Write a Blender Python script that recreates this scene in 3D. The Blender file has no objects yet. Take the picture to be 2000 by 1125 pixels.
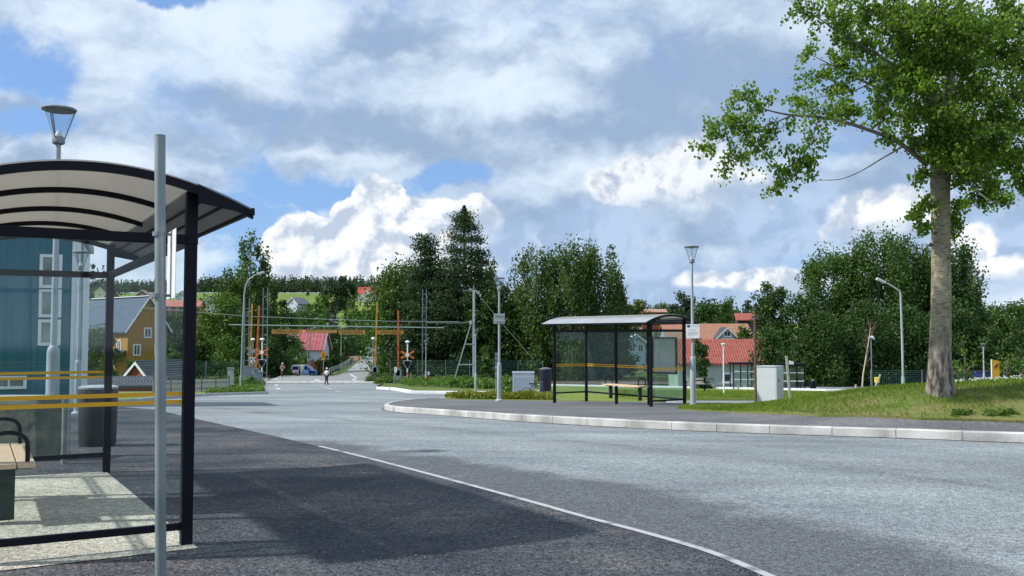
import bpy, bmesh, math, random
import numpy as np
from mathutils import Vector, Matrix
from mathutils.geometry import tessellate_polygon

R = math.radians
sc = bpy.context.scene
COL = sc.collection

# ------------------------------------------------------------------ camera
F = 1850.0; PITCH = math.atan(92.5 / F); CAMZ = 1.6
cd = bpy.data.cameras.new('camera'); cam = bpy.data.objects.new('camera', cd); COL.objects.link(cam)
cam.location = (0, 0, CAMZ); cam.rotation_euler = (math.pi / 2 + PITCH, 0, 0)
cd.sensor_width = 36.0; cd.lens = 36.0 * F / 2000.0
cd.clip_start = 0.05; cd.clip_end = 6000
sc.camera = cam

# ------------------------------------------------------------------ exposure, sun, sky
sc.view_settings.view_transform = 'Standard'; sc.view_settings.look = 'None'
sc.view_settings.exposure = 0.12; sc.view_settings.gamma = 1.0; sc.view_settings.use_curve_mapping = False
SUN_EL, SUN_AZ = R(43), R(-100)          # azimuth from +Y, negative = to the left
sd = Vector((math.sin(SUN_AZ) * math.cos(SUN_EL), math.cos(SUN_AZ) * math.cos(SUN_EL), math.sin(SUN_EL)))
sl = bpy.data.lights.new('sun', 'SUN'); sl.energy = 4.6; sl.angle = R(1.4); sl.color = (1.0, 0.96, 0.90)
sun = bpy.data.objects.new('sun', sl); COL.objects.link(sun)
sun.rotation_euler = sd.to_track_quat('Z', 'Y').to_euler(); sun.location = (-30, 5, 30)

W = bpy.data.worlds.new('World'); sc.world = W; W.use_nodes = True
nt = W.node_tree; nt.nodes.clear()
def N(t, **k):
    n = nt.nodes.new(t)
    for a, b in k.items(): setattr(n, a, b)
    return n
def lk(a, b): nt.links.new(a, b)
def val(sock, v):
    if isinstance(v, bpy.types.NodeSocket): lk(v, sock)
    else: sock.default_value = v
def mth(op, a, b=0.0, c=None, clamp=False):
    n = N('ShaderNodeMath', operation=op, use_clamp=clamp)
    val(n.inputs[0], a); val(n.inputs[1], b)
    if c is not None: val(n.inputs[2], c)
    return n.outputs[0]
def vmth(op, a, b=(0, 0, 0)):
    n = N('ShaderNodeVectorMath', operation=op); val(n.inputs[0], a); val(n.inputs[1], b)
    return n.outputs[0]
def sstep(x, a, b):
    n = N('ShaderNodeMapRange', interpolation_type='SMOOTHSTEP')
    val(n.inputs['Value'], x); n.inputs['From Min'].default_value = a; n.inputs['From Max'].default_value = b
    return n.outputs[0]
def mixc(f, a, b):
    n = N('ShaderNodeMix', data_type='RGBA'); val(n.inputs['Factor'], f)
    val(n.inputs[6], a); val(n.inputs[7], b); return n.outputs[2]
def noise(vec, scale, detail=6, rough=.55, dist=0.0):
    n = N('ShaderNodeTexNoise'); lk(vec, n.inputs['Vector']); n.inputs['Scale'].default_value = scale
    n.inputs['Detail'].default_value = detail; n.inputs['Roughness'].default_value = rough
    n.inputs['Distortion'].default_value = dist; return n.outputs['Fac']
tc = N('ShaderNodeTexCoord'); sp = N('ShaderNodeSeparateXYZ'); lk(tc.outputs['Generated'], sp.inputs[0])
az = mth('ARCTAN2', sp.outputs[0], sp.outputs[1]); el = mth('ARCSINE', sp.outputs[2])
cb = N('ShaderNodeCombineXYZ'); lk(az, cb.inputs[0]); lk(el, cb.inputs[1]); Q = cb.outputs[0]
def azel(u, v):
    a = math.atan((u - 1000) / F); return a, math.atan((655 - v) / F * math.cos(a))
def warp(q, scale, amp, off=0.0):
    n = N('ShaderNodeTexNoise'); lk(vmth('ADD', q, (off, off * .7, off)), n.inputs['Vector'])
    n.inputs['Scale'].default_value = scale; n.inputs['Detail'].default_value = 5; n.inputs['Roughness'].default_value = .6
    d = vmth('SUBTRACT', n.outputs['Color'], (.5, .5, .5)); s = N('ShaderNodeVectorMath', operation='SCALE')
    lk(d, s.inputs[0]); s.inputs['Scale'].default_value = amp
    return vmth('ADD', q, s.outputs[0])
def blobs(q, lst):
    out = None
    for (u, v, ru, rv) in lst:
        a, e = azel(u, v)
        d = vmth('MULTIPLY', vmth('SUBTRACT', q, (a, e, 0)), (F / ru, F / rv, 0))
        n = N('ShaderNodeVectorMath', operation='LENGTH'); lk(d, n.inputs[0])
        b = mth('SUBTRACT', 1.0, n.outputs['Value'])
        out = b if out is None else mth('MAXIMUM', out, b)
    return out
sky = N('ShaderNodeTexSky', sky_type='NISHITA'); sky.sun_disc = False
sky.sun_elevation = SUN_EL; sky.sun_rotation = SUN_AZ; sky.altitude = 300; sky.dust_density = .6; sky.ozone_density = 2.0
blue = mixc(.55, vmth('MULTIPLY', sky.outputs[0], (.105, .125, .150)), (.24, .42, .78, 1))
# broken white and pale blue-grey veil: stretched noise, with soft blue gaps
Qs = vmth('MULTIPLY', warp(Q, 3.0, .26, 3.1), (1.0, 1.9, 1.0))
n1 = noise(Qs, 3.4, 11, .64)
gap = blobs(warp(Q, 7, .16, 1.7), [(20, 110, 140, 75), (30, 215, 90, 40), (590, 370, 210, 70), (520, 470, 120, 90), (900, 340, 160, 40), (440, 440, 150, 60), (1230, 570, 160, 40), (1560, 490, 90, 30),
            (1930, 520, 130, 60), (330, 10, 110, 36), (640, 345, 110, 20), (480, 530, 90, 50)])
n1b = mth('SUBTRACT', n1, mth('MULTIPLY', mth('MAXIMUM', gap, 0.0), .50))
cov = sstep(n1b, .22, .50)
Qd = vmth('MULTIPLY', warp(Q, 4.0, .22, 7.7), (1.0, 2.4, 1.0))
n2 = noise(Qd, 3.2, 9, .58, .25)
n2b = noise(vmth('MULTIPLY', warp(Q, 12.0, .05, 1.7), (1.0, 1.8, 1.0)), 11, 10, .62)
dark = blobs(warp(Q, 6, .16, 2.2), [(800, 270, 420, 70), (740, 45, 230, 60), (1150, 245, 330, 70), (1380, 150, 420, 100), (1100, 430, 260, 60), (1540, 380, 120, 50),
            (1400, 450, 190, 50), (420, 220, 160, 50), (1930, 450, 160, 80), (1560, 475, 90, 30), (40, 260, 110, 40), (120, 350, 200, 40), (1750, 560, 200, 40), (700, 600, 260, 30), (1240, 575, 130, 30), (350, 420, 120, 40)])
lite = blobs(warp(Q, 6, .14, 9.2), [(330, 150, 280, 110), (560, 70, 160, 90), (1050, 160, 280, 50), (950, 80, 140, 70), (1180, 100, 140, 60), (200, 320, 240, 60),
            (640, 320, 170, 26), (1300, 545, 140, 30), (620, 420, 220, 20), (1560, 330, 200, 30), (120, 30, 120, 40)])
tone = mth('ADD', mth('SUBTRACT', mth('ADD', n2, mth('MULTIPLY', mth('SUBTRACT', n2b, .5), .40)), mth('MULTIPLY', mth('MAXIMUM', dark, 0.0), .27)), mth('MULTIPLY', mth('MAXIMUM', lite, 0.0), .17))
layer = mixc(sstep(tone, .30, .66), (.315, .43, .615, 1), (.72, .83, .955, 1))
c1 = mixc(cov, blue, layer)
# cumulus towers
def cumulus(prev, lst, off, hi=(.93, .95, .98, 1), lo=(.50, .59, .72, 1), amp=.55, ws=7.0, soft=.16, shade=None, sk=.6):
    q = warp(Q, ws, .045, off)
    q = warp(q, 26, .012, off + 5)
    b = blobs(q, lst)
    nn = noise(vmth('ADD', Q, (off, off, 0)), 17, 10, .55)
    m = mth('ADD', b, mth('MULTIPLY', mth('SUBTRACT', nn, .5), amp))
    mask = sstep(m, .04, soft)
    if shade:   # thin, grey undersides that melt into the layer behind
        sb_ = mth('MAXIMUM', blobs(q, shade), 0.0)
        mask = mth('MULTIPLY', mask, mth('SUBTRACT', 1.0, mth('MULTIPLY', sb_, 1.5, clamp=True)))
    # relief: compare billow noise with itself shifted towards the sun
    a0 = noise(vmth('ADD', q, (off, 0, 0)), 24, 8, .55)
    a1 = noise(vmth('ADD', q, (off - .010, .010, 0)), 24, 8, .55)
    rel = mth('SUBTRACT', a0, a1)
    big0 = noise(vmth('ADD', q, (off, 2, 0)), 8, 4, .5)
    big1 = noise(vmth('ADD', q, (off - .03, 2.03, 0)), 8, 4, .5)
    s = mth('ADD', mth('MULTIPLY', rel, 3.4), mth('MULTIPLY', mth('SUBTRACT', big0, big1), 2.6))
    edge = mth('MULTIPLY', sstep(m, .45, .10), .08)
    t = mth('ADD', mth('ADD', s, .66), edge)
    if shade: t = mth('SUBTRACT', t, mth('MULTIPLY', sb_, sk))
    return mixc(mask, prev, mixc(sstep(t, .25, .95), lo, hi))
c2 = cumulus(c1, [(1000, 520, 230, 110), (1330, 540, 300, 80), (1180, 450, 170, 90), (1560, 440, 200, 110), (1930, 480, 160, 110)], 4.4, hi=(.47, .61, .82, 1), lo=(.37, .50, .71, 1), amp=1.1, soft=.6)
c3 = cumulus(c2, [(1290, 350, 110, 70), (1370, 330, 110, 75), (1200, 360, 80, 45), (1440, 370, 90, 60)], 2.9, hi=(.86, .90, .95, 1), lo=(.44, .53, .67, 1), amp=1.1, soft=.30, shade=[(1330, 430, 200, 75), (1440, 400, 90, 60), (1230, 420, 80, 40)])
c3 = cumulus(c3, [(1690, 420, 95, 55), (1760, 400, 75, 50), (1640, 460, 60, 40), (1900, 470, 50, 40), (1960, 530, 130, 40), (1480, 548, 200, 26)], 8.3, amp=1.2, soft=.34, shade=[(1700, 480, 150, 50), (1960, 560, 120, 40)])
c4 = cumulus(c3, [(745, 395, 62, 66), (780, 440, 95, 70), (690, 440, 60, 60), (600, 480, 95, 66), (840, 430, 70, 60), (920, 460, 80, 90), (640, 545, 120, 50), (760, 520, 150, 70), (990, 480, 60, 50)], 6.1, amp=.8, soft=.13, shade=[(990, 470, 90, 90), (700, 600, 220, 40)], sk=.45)
bgc = N('ShaderNodeBackground'); lk(c4, bgc.inputs[0]); bgc.inputs[1].default_value = 1.0
# below the horizon nothing but a dull green-grey glow of the land
bgg = N('ShaderNodeBackground'); bgg.inputs[0].default_value = (.10, .12, .09, 1)
mx = N('ShaderNodeMixShader'); lk(sstep(el, -.02, -.005), mx.inputs[0]); lk(bgg.outputs[0], mx.inputs[1]); lk(bgc.outputs[0], mx.inputs[2])
wo = N('ShaderNodeOutputWorld'); lk(mx.outputs[0], wo.inputs[0])
sc.cycles.max_bounces = 7; sc.cycles.diffuse_bounces = 3; sc.cycles.glossy_bounces = 3; sc.cycles.transmission_bounces = 4; sc.cycles.transparent_max_bounces = 24
W.cycles.sampling_method = 'MANUAL'; W.cycles.sample_map_resolution = 512

# ------------------------------------------------------------------ pixel helpers (2000 x 1125 grid of the picture)
def ray(u, v):
    a = (u - 1000) / F; b = (562.5 - v) / F
    fy = math.cos(PITCH) - b * math.sin(PITCH); fz = math.sin(PITCH) + b * math.cos(PITCH)
    return a / fy, fz / fy
def P(u, v, D):
    a, b = ray(u, v); return Vector((a * D, D, CAMZ + b * D))
def Z(v, D, u=1000): return CAMZ + ray(u, v)[1] * D
def X(u, D, v=700): return ray(u, v)[0] * D

# ------------------------------------------------------------------ terrain height
_py = [-200, 8, 15, 20, 25, 30, 38.7, 50, 60, 74, 85, 101, 122, 190, 260, 320, 400, 500, 620, 760, 900, 1000, 1500, 5000]
_pz = [0, 0, -.15, -.35, -.56, -.78, -1.23, -1.85, -2.35, -2.9, -3.25, -3.65, -3.65, -3.6, -4.1, -4.6, 2, 13.5, 24, 34, 42, 46, 48, 48]
_yy = np.concatenate([np.arange(-60, 160, .5), np.arange(160, 1600, 4.0)])
_zz = np.interp(_yy, _py, _pz)
def _sm(z, n, k):
    for _ in range(n): z = np.convolve(np.pad(z, k, mode='edge'), np.ones(2 * k + 1) / (2 * k + 1), mode='valid')
    return z
_zz = _sm(_zz, 2, 3)
def S(t): 
    t = np.clip(t, 0, 1); return t * t * (3 - 2 * t)
def gz(x, y):
    x = np.asarray(x, float); y = np.asarray(y, float)
    z = np.interp(y, _yy, _zz)
    # the land right of the crossing is lower far off
    k = S((x / np.maximum(y, 1) + .12) / .14)
    far = np.clip(z + 4.6, 0, 99) * S((y - 318) / 30)
    z = z - far * .62 * k
    # dip left of the main road beyond the crossing
    z = z - 1.45 * S((y - 123) / 12) * (1 - S((y - 185) / 50)) * S((-(x + 20 + (y - 110) * .13)) / 5.0)
    return z if z.ndim else float(z)
def G(u, v, off=0.0):
    a, b = ray(u, v); D = 3.0
    while D < 1500:
        if CAMZ + b * D <= gz(a * D, D) + off: break
        D += max(.02, D * .002)
    return Vector((a * D, D, gz(a * D, D) + off))
KB = .15

# ------------------------------------------------------------------ materials
MT = {}
def mat(name, col, rough=.7, col2=None, scale=4.0, bump=0.0, bscale=40.0, metal=0.0, spec=.4, detail=6, thr=(.35, .65), stretch=None):
    if name in MT: return MT[name]
    m = bpy.data.materials.new(name); m.use_nodes = True; t = m.node_tree; p = t.nodes['Principled BSDF']
    p.inputs['Base Color'].default_value = (*col, 1); p.inputs['Roughness'].default_value = rough
    p.inputs['Metallic'].default_value = metal; p.inputs['Specular IOR Level'].default_value = spec
    tcn = t.nodes.new('ShaderNodeTexCoord'); vec = tcn.outputs['Object']
    if stretch:
        mp = t.nodes.new('ShaderNodeMapping'); mp.inputs['Scale'].default_value = stretch; t.links.new(vec, mp.inputs[0]); vec = mp.outputs[0]
    if col2 is not None:
        n = t.nodes.new('ShaderNodeTexNoise'); n.inputs['Scale'].default_value = scale; n.inputs['Detail'].default_value = detail
        t.links.new(vec, n.inputs['Vector'])
        r = t.nodes.new('ShaderNodeValToRGB'); r.color_ramp.elements[0].position = thr[0]; r.color_ramp.elements[1].position = thr[1]
        r.color_ramp.elements[0].color = (*col, 1); r.color_ramp.elements[1].color = (*col2, 1)
        t.links.new(n.outputs['Fac'], r.inputs[0]); t.links.new(r.outputs[0], p.inputs['Base Color'])
    if bump:
        n = t.nodes.new('ShaderNodeTexNoise'); n.inputs['Scale'].default_value = bscale; n.inputs['Detail'].default_value = 4
        t.links.new(vec, n.inputs['Vector'])
        b = t.nodes.new('ShaderNodeBump'); b.inputs['Strength'].default_value = bump; b.inputs['Distance'].default_value = .02
        t.links.new(n.outputs['Fac'], b.inputs['Height']); t.links.new(b.outputs[0], p.inputs['Normal'])
    MT[name] = m; return m
def leafmat(name, c1, c2, trans=.35):
    if name in MT: return MT[name]
    m = bpy.data.materials.new(name); m.use_nodes = True; t = m.node_tree; t.nodes.clear()
    a = t.nodes.new('ShaderNodeAttribute'); a.attribute_name = 'tint'
    r = t.nodes.new('ShaderNodeValToRGB'); r.color_ramp.elements[0].color = (*c1, 1); r.color_ramp.elements[1].color = (*c2, 1)
    t.links.new(a.outputs['Fac'], r.inputs[0])
    d = t.nodes.new('ShaderNodeBsdfPrincipled'); d.inputs['Roughness'].default_value = .55; d.inputs['Specular IOR Level'].default_value = .35
    t.links.new(r.outputs[0], d.inputs['Base Color'])
    tr = t.nodes.new('ShaderNodeBsdfTranslucent')
    g = t.nodes.new('ShaderNodeMix'); g.data_type = 'RGBA'; g.blend_type = 'MULTIPLY'; g.inputs[0].default_value = 1
    t.links.new(r.outputs[0], g.inputs[6]); g.inputs[7].default_value = (1.5, 1.6, .5, 1); t.links.new(g.outputs[2], tr.inputs[0])
    mx = t.nodes.new('ShaderNodeMixShader'); mx.inputs[0].default_value = trans
    t.links.new(d.outputs[0], mx.inputs[1]); t.links.new(tr.outputs[0], mx.inputs[2])
    o = t.nodes.new('ShaderNodeOutputMaterial'); t.links.new(mx.outputs[0], o.inputs[0])
    MT[name] = m; return m
def glassmat(name, tint, refl=1.0, rough=.02, dust=.0):
    if name in MT: return MT[name]
    m = bpy.data.materials.new(name); m.use_nodes = True; t = m.node_tree; t.nodes.clear()
    tr = t.nodes.new('ShaderNodeBsdfTransparent'); tr.inputs[0].default_value = (*tint, 1)
    gl = t.nodes.new('ShaderNodeBsdfGlossy'); gl.inputs['Roughness'].default_value = rough
    fr = t.nodes.new('ShaderNodeLayerWeight'); fr.inputs[0].default_value = .5
    pw = t.nodes.new('ShaderNodeMath'); pw.operation = 'POWER'; pw.inputs[1].default_value = 4.5; t.links.new(fr.outputs['Facing'], pw.inputs[0])
    ml = t.nodes.new('ShaderNodeMath'); ml.operation = 'MULTIPLY_ADD'; ml.inputs[1].default_value = refl * .9; ml.inputs[2].default_value = .035 * refl; t.links.new(pw.outputs[0], ml.inputs[0])
    mx = t.nodes.new('ShaderNodeMixShader'); t.links.new(ml.outputs[0], mx.inputs[0]); t.links.new(tr.outputs[0], mx.inputs[1]); t.links.new(gl.outputs[0], mx.inputs[2])
    df = t.nodes.new('ShaderNodeBsdfDiffuse'); df.inputs[0].default_value = (.46, .60, .64, 1)
    m2 = t.nodes.new('ShaderNodeMixShader')
    tcn = t.nodes.new('ShaderNodeTexCoord'); n = t.nodes.new('ShaderNodeTexNoise'); n.inputs['Scale'].default_value = 3.0; n.inputs['Detail'].default_value = 8
    t.links.new(tcn.outputs['Object'], n.inputs['Vector'])
    mm = t.nodes.new('ShaderNodeMath'); mm.operation = 'MULTIPLY'; mm.inputs[1].default_value = dust * 2; t.links.new(n.outputs['Fac'], mm.inputs[0])
    t.links.new(mm.outputs[0], m2.inputs[0]); t.links.new(mx.outputs[0], m2.inputs[1]); t.links.new(df.outputs[0], m2.inputs[2])
    o = t.nodes.new('ShaderNodeOutputMaterial'); t.links.new(m2.outputs[0], o.inputs[0]); MT[name] = m; return m
def asphalt(name, dark, light, brown, big=.35, sw=.5, lanes=False, vs=75, vc=(.58, 1.42)):
    """aggregate speckle at three sizes over broad wear; brown = colour of the sandy patches"""
    m = bpy.data.materials.new(name); m.use_nodes = True; t = m.node_tree; p = t.nodes['Principled BSDF']
    tcn = t.nodes.new('ShaderNodeTexCoord'); o = tcn.outputs['Object']
    def nz(s, d=5, r=.6, st=None, off=0):
        n = t.nodes.new('ShaderNodeTexNoise'); n.inputs['Scale'].default_value = s; n.inputs['Detail'].default_value = d; n.inputs['Roughness'].default_value = r
        v = o
        mp = t.nodes.new('ShaderNodeMapping'); mp.inputs['Scale'].default_value = st or (1, 1, 1); mp.inputs['Location'].default_value = (off, off, 0)
        t.links.new(o, mp.inputs[0]); t.links.new(mp.outputs[0], n.inputs['Vector']); return n.outputs['Fac']
    def ramp(f, a, b, ca, cb):
        r = t.nodes.new('ShaderNodeValToRGB'); r.color_ramp.elements[0].position = a; r.color_ramp.elements[1].position = b
        r.color_ramp.elements[0].color = (*ca, 1); r.color_ramp.elements[1].color = (*cb, 1); t.links.new(f, r.inputs[0]); return r.outputs[0]
    def mix(mode, f, a, b):
        n = t.nodes.new('ShaderNodeMix'); n.data_type = 'RGBA'; n.blend_type = mode
        if isinstance(f, float): n.inputs[0].default_value = f
        else: t.links.new(f, n.inputs[0])
        t.links.new(a, n.inputs[6]); t.links.new(b, n.inputs[7]); return n.outputs[2]
    base = ramp(nz(big, 6), .38, .64, dark, light)
    sand = t.nodes.new('ShaderNodeRGB'); sand.outputs[0].default_value = (*brown, 1)
    fs = ramp(nz(big * 1.7, 5, .6, (1, 2.2, 1), 11), .56, .72, (0, 0, 0), (sw, sw, sw))
    c = mix('MIX', fs, base, sand.outputs[0])
    streak = ramp(nz(.5, 4, .5, (.25, 2.0, 1), 5), .35, .7, (.82, .82, .84), (1.1, 1.1, 1.1))
    c = mix('MULTIPLY', 1.0, c, streak)
    if lanes:   # wheel-polished lanes and a darker seam that follow the edge of the carriageway
        at = t.nodes.new('ShaderNodeAttribute'); at.attribute_name = 'lane'
        cm = t.nodes.new('ShaderNodeCombineXYZ'); t.links.new(at.outputs['Fac'], cm.inputs[0])
        wq = nz(.10, 3, .5); mw = t.nodes.new('ShaderNodeMath'); mw.operation = 'MULTIPLY'; mw.inputs[1].default_value = 5.0; t.links.new(wq, mw.inputs[0]); t.links.new(mw.outputs[0], cm.inputs[1])
        nl = t.nodes.new('ShaderNodeTexNoise'); nl.inputs['Scale'].default_value = .55; nl.inputs['Detail'].default_value = 5; nl.inputs['Roughness'].default_value = .62; t.links.new(cm.outputs[0], nl.inputs['Vector'])
        c = mix('MULTIPLY', 1.0, c, ramp(nl.outputs['Fac'], .36, .64, (.82, .832, .85), (1.08, 1.08, 1.075)))
        nw = nz(.55, 6, .62); ms = t.nodes.new('ShaderNodeMath'); ms.operation = 'MULTIPLY_ADD'; ms.inputs[1].default_value = -2.6; t.links.new(nw, ms.inputs[0]); t.links.new(at.outputs['Fac'], ms.inputs[2])
        fx = ramp(ms.outputs[0], .0, 1.0, (1, 1, 1), (0, 0, 0))
        mr = t.nodes.new('ShaderNodeMapRange'); mr.interpolation_type = 'SMOOTHSTEP'; mr.inputs['From Min'].default_value = .55; mr.inputs['From Max'].default_value = -.15; t.links.new(ms.outputs[0], mr.inputs[0])
        # thin dark tracks along the lanes
        m1 = t.nodes.new('ShaderNodeMath'); m1.operation = 'MULTIPLY_ADD'; m1.inputs[1].default_value = 1.9; t.links.new(at.outputs['Fac'], m1.inputs[0])
        m0 = t.nodes.new('ShaderNodeMath'); m0.operation = 'MULTIPLY'; m0.inputs[1].default_value = 9.0; t.links.new(nz(.12, 2, .5), m0.inputs[0]); t.links.new(m0.outputs[0], m1.inputs[2])
        m2 = t.nodes.new('ShaderNodeMath'); m2.operation = 'SINE'; t.links.new(m1.outputs[0], m2.inputs[0])
        tk = ramp(m2.outputs[0], .985, .999, (0, 0, 0), (1, 1, 1)); tm = ramp(nz(.35, 4, .6), .50, .60, (0, 0, 0), (.45, .45, .45)); tk = mix('MULTIPLY', 1.0, tk, tm)
        d0 = t.nodes.new('ShaderNodeRGB'); d0.outputs[0].default_value = (.10, .105, .11, 1); c = mix('MIX', tk, c, d0.outputs[0])
        dk = t.nodes.new('ShaderNodeRGB'); dk.outputs[0].default_value = (.105, .115, .125, 1); c = mix('MIX', mr.outputs[0], c, dk.outputs[0])
    v = t.nodes.new('ShaderNodeTexVoronoi'); v.inputs['Scale'].default_value = vs; t.links.new(o, v.inputs['Vector'])
    sep = t.nodes.new('ShaderNodeSeparateColor'); t.links.new(v.outputs['Color'], sep.inputs[0])
    sp1 = ramp(sep.outputs[0], .05, .95, (vc[0], vc[0], vc[0] * 1.03), (vc[1], vc[1], vc[1] * .99)); c = mix('MULTIPLY', 1.0, c, sp1)
    sp2 = ramp(nz(16, 4), .38, .62, (.78, .78, .79), (1.2, 1.2, 1.2)); c = mix('MULTIPLY', 1.0, c, sp2)
    t.links.new(c, p.inputs['Base Color']); p.inputs['Roughness'].default_value = .85; p.inputs['Specular IOR Level'].default_value = .25
    b = t.nodes.new('ShaderNodeBump'); b.inputs['Strength'].default_value = .55; b.inputs['Distance'].default_value = .012
    t.links.new(v.outputs['Distance'], b.inputs['Height']); b.invert = True; t.links.new(b.outputs[0], p.inputs['Normal'])
    MT[name] = m; return m

black = mat('black_powder_coat', (.004, .004, .010), .5, spec=.22)
galv = mat('galvanised_steel', (.19, .23, .235), .5, (.30, .345, .345), 9, metal=.35, stretch=(1, 1, .25))
galv_dark = mat('weathered_grey_steel', (.17, .20, .22), .55, (.27, .30, .32), 7, metal=.3, stretch=(1, 1, .2))
lampgrey = mat('lamp_grey_paint', (.15, .165, .175), .5, (.22, .235, .245), 10)
polegrey = mat('pole_grey_paint', (.28, .33, .36), .5, (.38, .43, .46), 3, stretch=(3, 3, .6))
white = mat('white_paint', (.78, .79, .80), .5, (.68, .70, .72), 5)
whitewood = mat('white_board_paint', (.74, .76, .78), .6, (.64, .67, .70), 4)
yellow = mat('yellow_band', (.80, .42, .02), .5)
yellowp = mat('yellow_paint', (.56, .30, .03), .5, (.46, .23, .03), 5)
orangep = mat('orange_paint', (.50, .16, .025), .5, (.40, .11, .02), 5)
redp = mat('red_paint', (.55, .05, .03), .5, (.42, .05, .03), 5)
redwood = mat('falu_red_boards', (.20, .035, .025), .8, (.28, .06, .04), 6)
concrete = mat('concrete', (.42, .42, .40), .85, (.56, .56, .53), 3, bump=.4, bscale=30)
kerbmat = mat('kerb_granite', (.30, .30, .285), .85, (.56, .56, .54), 1.6, bump=.4, bscale=25)
linemat = mat('edge_line_concrete', (.40, .41, .42), .8, (.13, .13, .13), 4, thr=(.54, .72))
bark = mat('bark', (.09, .07, .05), .9, (.17, .14, .11), 5, bump=.6, bscale=12, stretch=(1, 1, .3))
woodmat = mat('bench_pine', (.62, .44, .28), .5, (.72, .54, .37), 8, stretch=(6, 1, 6))
asph_road = asphalt('worn_grey_asphalt', (.215, .242, .250), (.300, .330, .335), (.27, .275, .255), .16, .5, lanes=True)
asph_dark = asphalt('dark_new_asphalt', (.026, .033, .044), (.090, .092, .097), (.17, .135, .118), .42, .6, vs=58, vc=(.35, 1.75))
asph_pave = asphalt('pavement_asphalt', (.12, .125, .13), (.17, .172, .175), (.16, .155, .14), .4, .4)
sandmat = asphalt('sandy_gravel', (.42, .385, .31), (.56, .52, .425), (.50, .44, .34), .8, .3)
asph_far = mat('far_asphalt', (.22, .225, .23), .85, (.28, .285, .285), .12)
dirt = mat('bare_earth', (.14, .10, .07), .95, (.22, .17, .12), 2, bump=.5, bscale=15)

# ------------------------------------------------------------------ mesh builder
class MB:
    def __init__(s): s.v = []; s.f = []
    def add(s, vs, fs):
        k = len(s.v); s.v.extend([tuple(v) for v in vs]); s.f.extend([tuple(i + k for i in f) for f in fs]); return s
    def box(s, c, d, rz=0.0, rx=0.0, ry=0.0, taper=1.0):
        M = Matrix.Translation(c) @ Matrix.Rotation(rz, 4, 'Z') @ Matrix.Rotation(rx, 4, 'X') @ Matrix.Rotation(ry, 4, 'Y')
        h = [q / 2 for q in d]; vs = []
        for z in (-1, 1):
            k = taper if z > 0 else 1.0
            for x, y in ((-1, -1), (1, -1), (1, 1), (-1, 1)): vs.append(M @ Vector((x * h[0] * k, y * h[1] * k, z * h[2])))
        return s.add(vs, [(3, 2, 1, 0), (4, 5, 6, 7), (0, 1, 5, 4), (1, 2, 6, 5), (2, 3, 7, 6), (3, 0, 4, 7)])
    def bar(s, a, b, w, h=None, up=(0, 0, 1)):
        a = Vector(a); b = Vector(b); d = b - a; L = d.length
        if L < 1e-6: return s
        d.normalize(); u = Vector(up)
        if abs(d.dot(u)) > .98: u = Vector((1, 0, 0))
        x = d.cross(u).normalized(); y = x.cross(d).normalized(); h = w if h is None else h
        vs = [p + x * sx * w / 2 + y * sy * h / 2 for p in (a, b) for sx, sy in ((-1, -1), (1, -1), (1, 1), (-1, 1))]
        return s.add(vs, [(0, 1, 2, 3), (7, 6, 5, 4), (0, 4, 5, 1), (1, 5, 6, 2), (2, 6, 7, 3), (3, 7, 4, 0)])
    def tube(s, pts, r, n=10, cap=True):
        pts = [Vector(p) for p in pts]; rr = r if isinstance(r, (list, tuple)) else [r] * len(pts); k0 = len(s.v); ring = []
        ref = None
        for i, p in enumerate(pts):
            t = (pts[min(i + 1, len(pts) - 1)] - pts[max(i - 1, 0)]).normalized()
            if ref is None: ref = Vector((1, 0, 0)) if abs(t.x) < .8 else Vector((0, 1, 0))
            x = (ref - t * ref.dot(t)).normalized(); y = t.cross(x); ref = x
            ring.append([len(s.v) + j for j in range(n)])
            for j in range(n):
                a = 2 * math.pi * j / n; s.v.append(tuple(p + (x * math.cos(a) + y * math.sin(a)) * rr[i]))
        for i in range(len(pts) - 1):
            for j in range(n): s.f.append((ring[i][j], ring[i][(j + 1) % n], ring[i + 1][(j + 1) % n], ring[i + 1][j]))
        if cap: s.f.append(tuple(reversed(ring[0]))); s.f.append(tuple(ring[-1]))
        return s
    def lathe(s, prof, o=(0, 0, 0), n=20):
        o = Vector(o); k = len(s.v)
        for r, z in prof:
            for j in range(n):
                a = 2 * math.pi * j / n; s.v.append((o.x + r * math.cos(a), o.y + r * math.sin(a), o.z + z))
        m = len(prof)
        for i in range(m - 1):
            for j in range(n): s.f.append((k + i * n + j, k + i * n + (j + 1) % n, k + (i + 1) * n + (j + 1) % n, k + (i + 1) * n + j))
        s.f.append(tuple(k + j for j in reversed(range(n)))); s.f.append(tuple(k + (m - 1) * n + j for j in range(n)))
        return s
    def prism(s, poly, vec):
        vec = Vector(vec); p = [Vector(q) for q in poly]; n = len(p)
        return s.add(p + [q + vec for q in p], [tuple(range(n - 1, -1, -1)), tuple(range(n, 2 * n))] + [(i, (i + 1) % n, n + (i + 1) % n, n + i) for i in range(n)])
    def build(s, name, m, parent=None, smooth=False, bevel=0.0):
        me = bpy.data.meshes.new(name); me.from_pydata(s.v, [], s.f); me.validate()
        if bevel or True:
            bm = bmesh.new(); bm.from_mesh(me); bmesh.ops.recalc_face_normals(bm, faces=bm.faces); bm.to_mesh(me); bm.free()
        if smooth:
            me.polygons.foreach_set('use_smooth', [True] * len(me.polygons))
            try: me.set_sharp_from_angle(angle=R(40))
            except Exception: pass
        me.materials.append(m)
        o = bpy.data.objects.new(name, me); COL.objects.link(o)
        if parent: o.parent = parent
        if bevel:
            b = o.modifiers.new('bevel', 'BEVEL'); b.width = bevel; b.segments = 2; b.limit_method = 'ANGLE'
        return o
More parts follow.
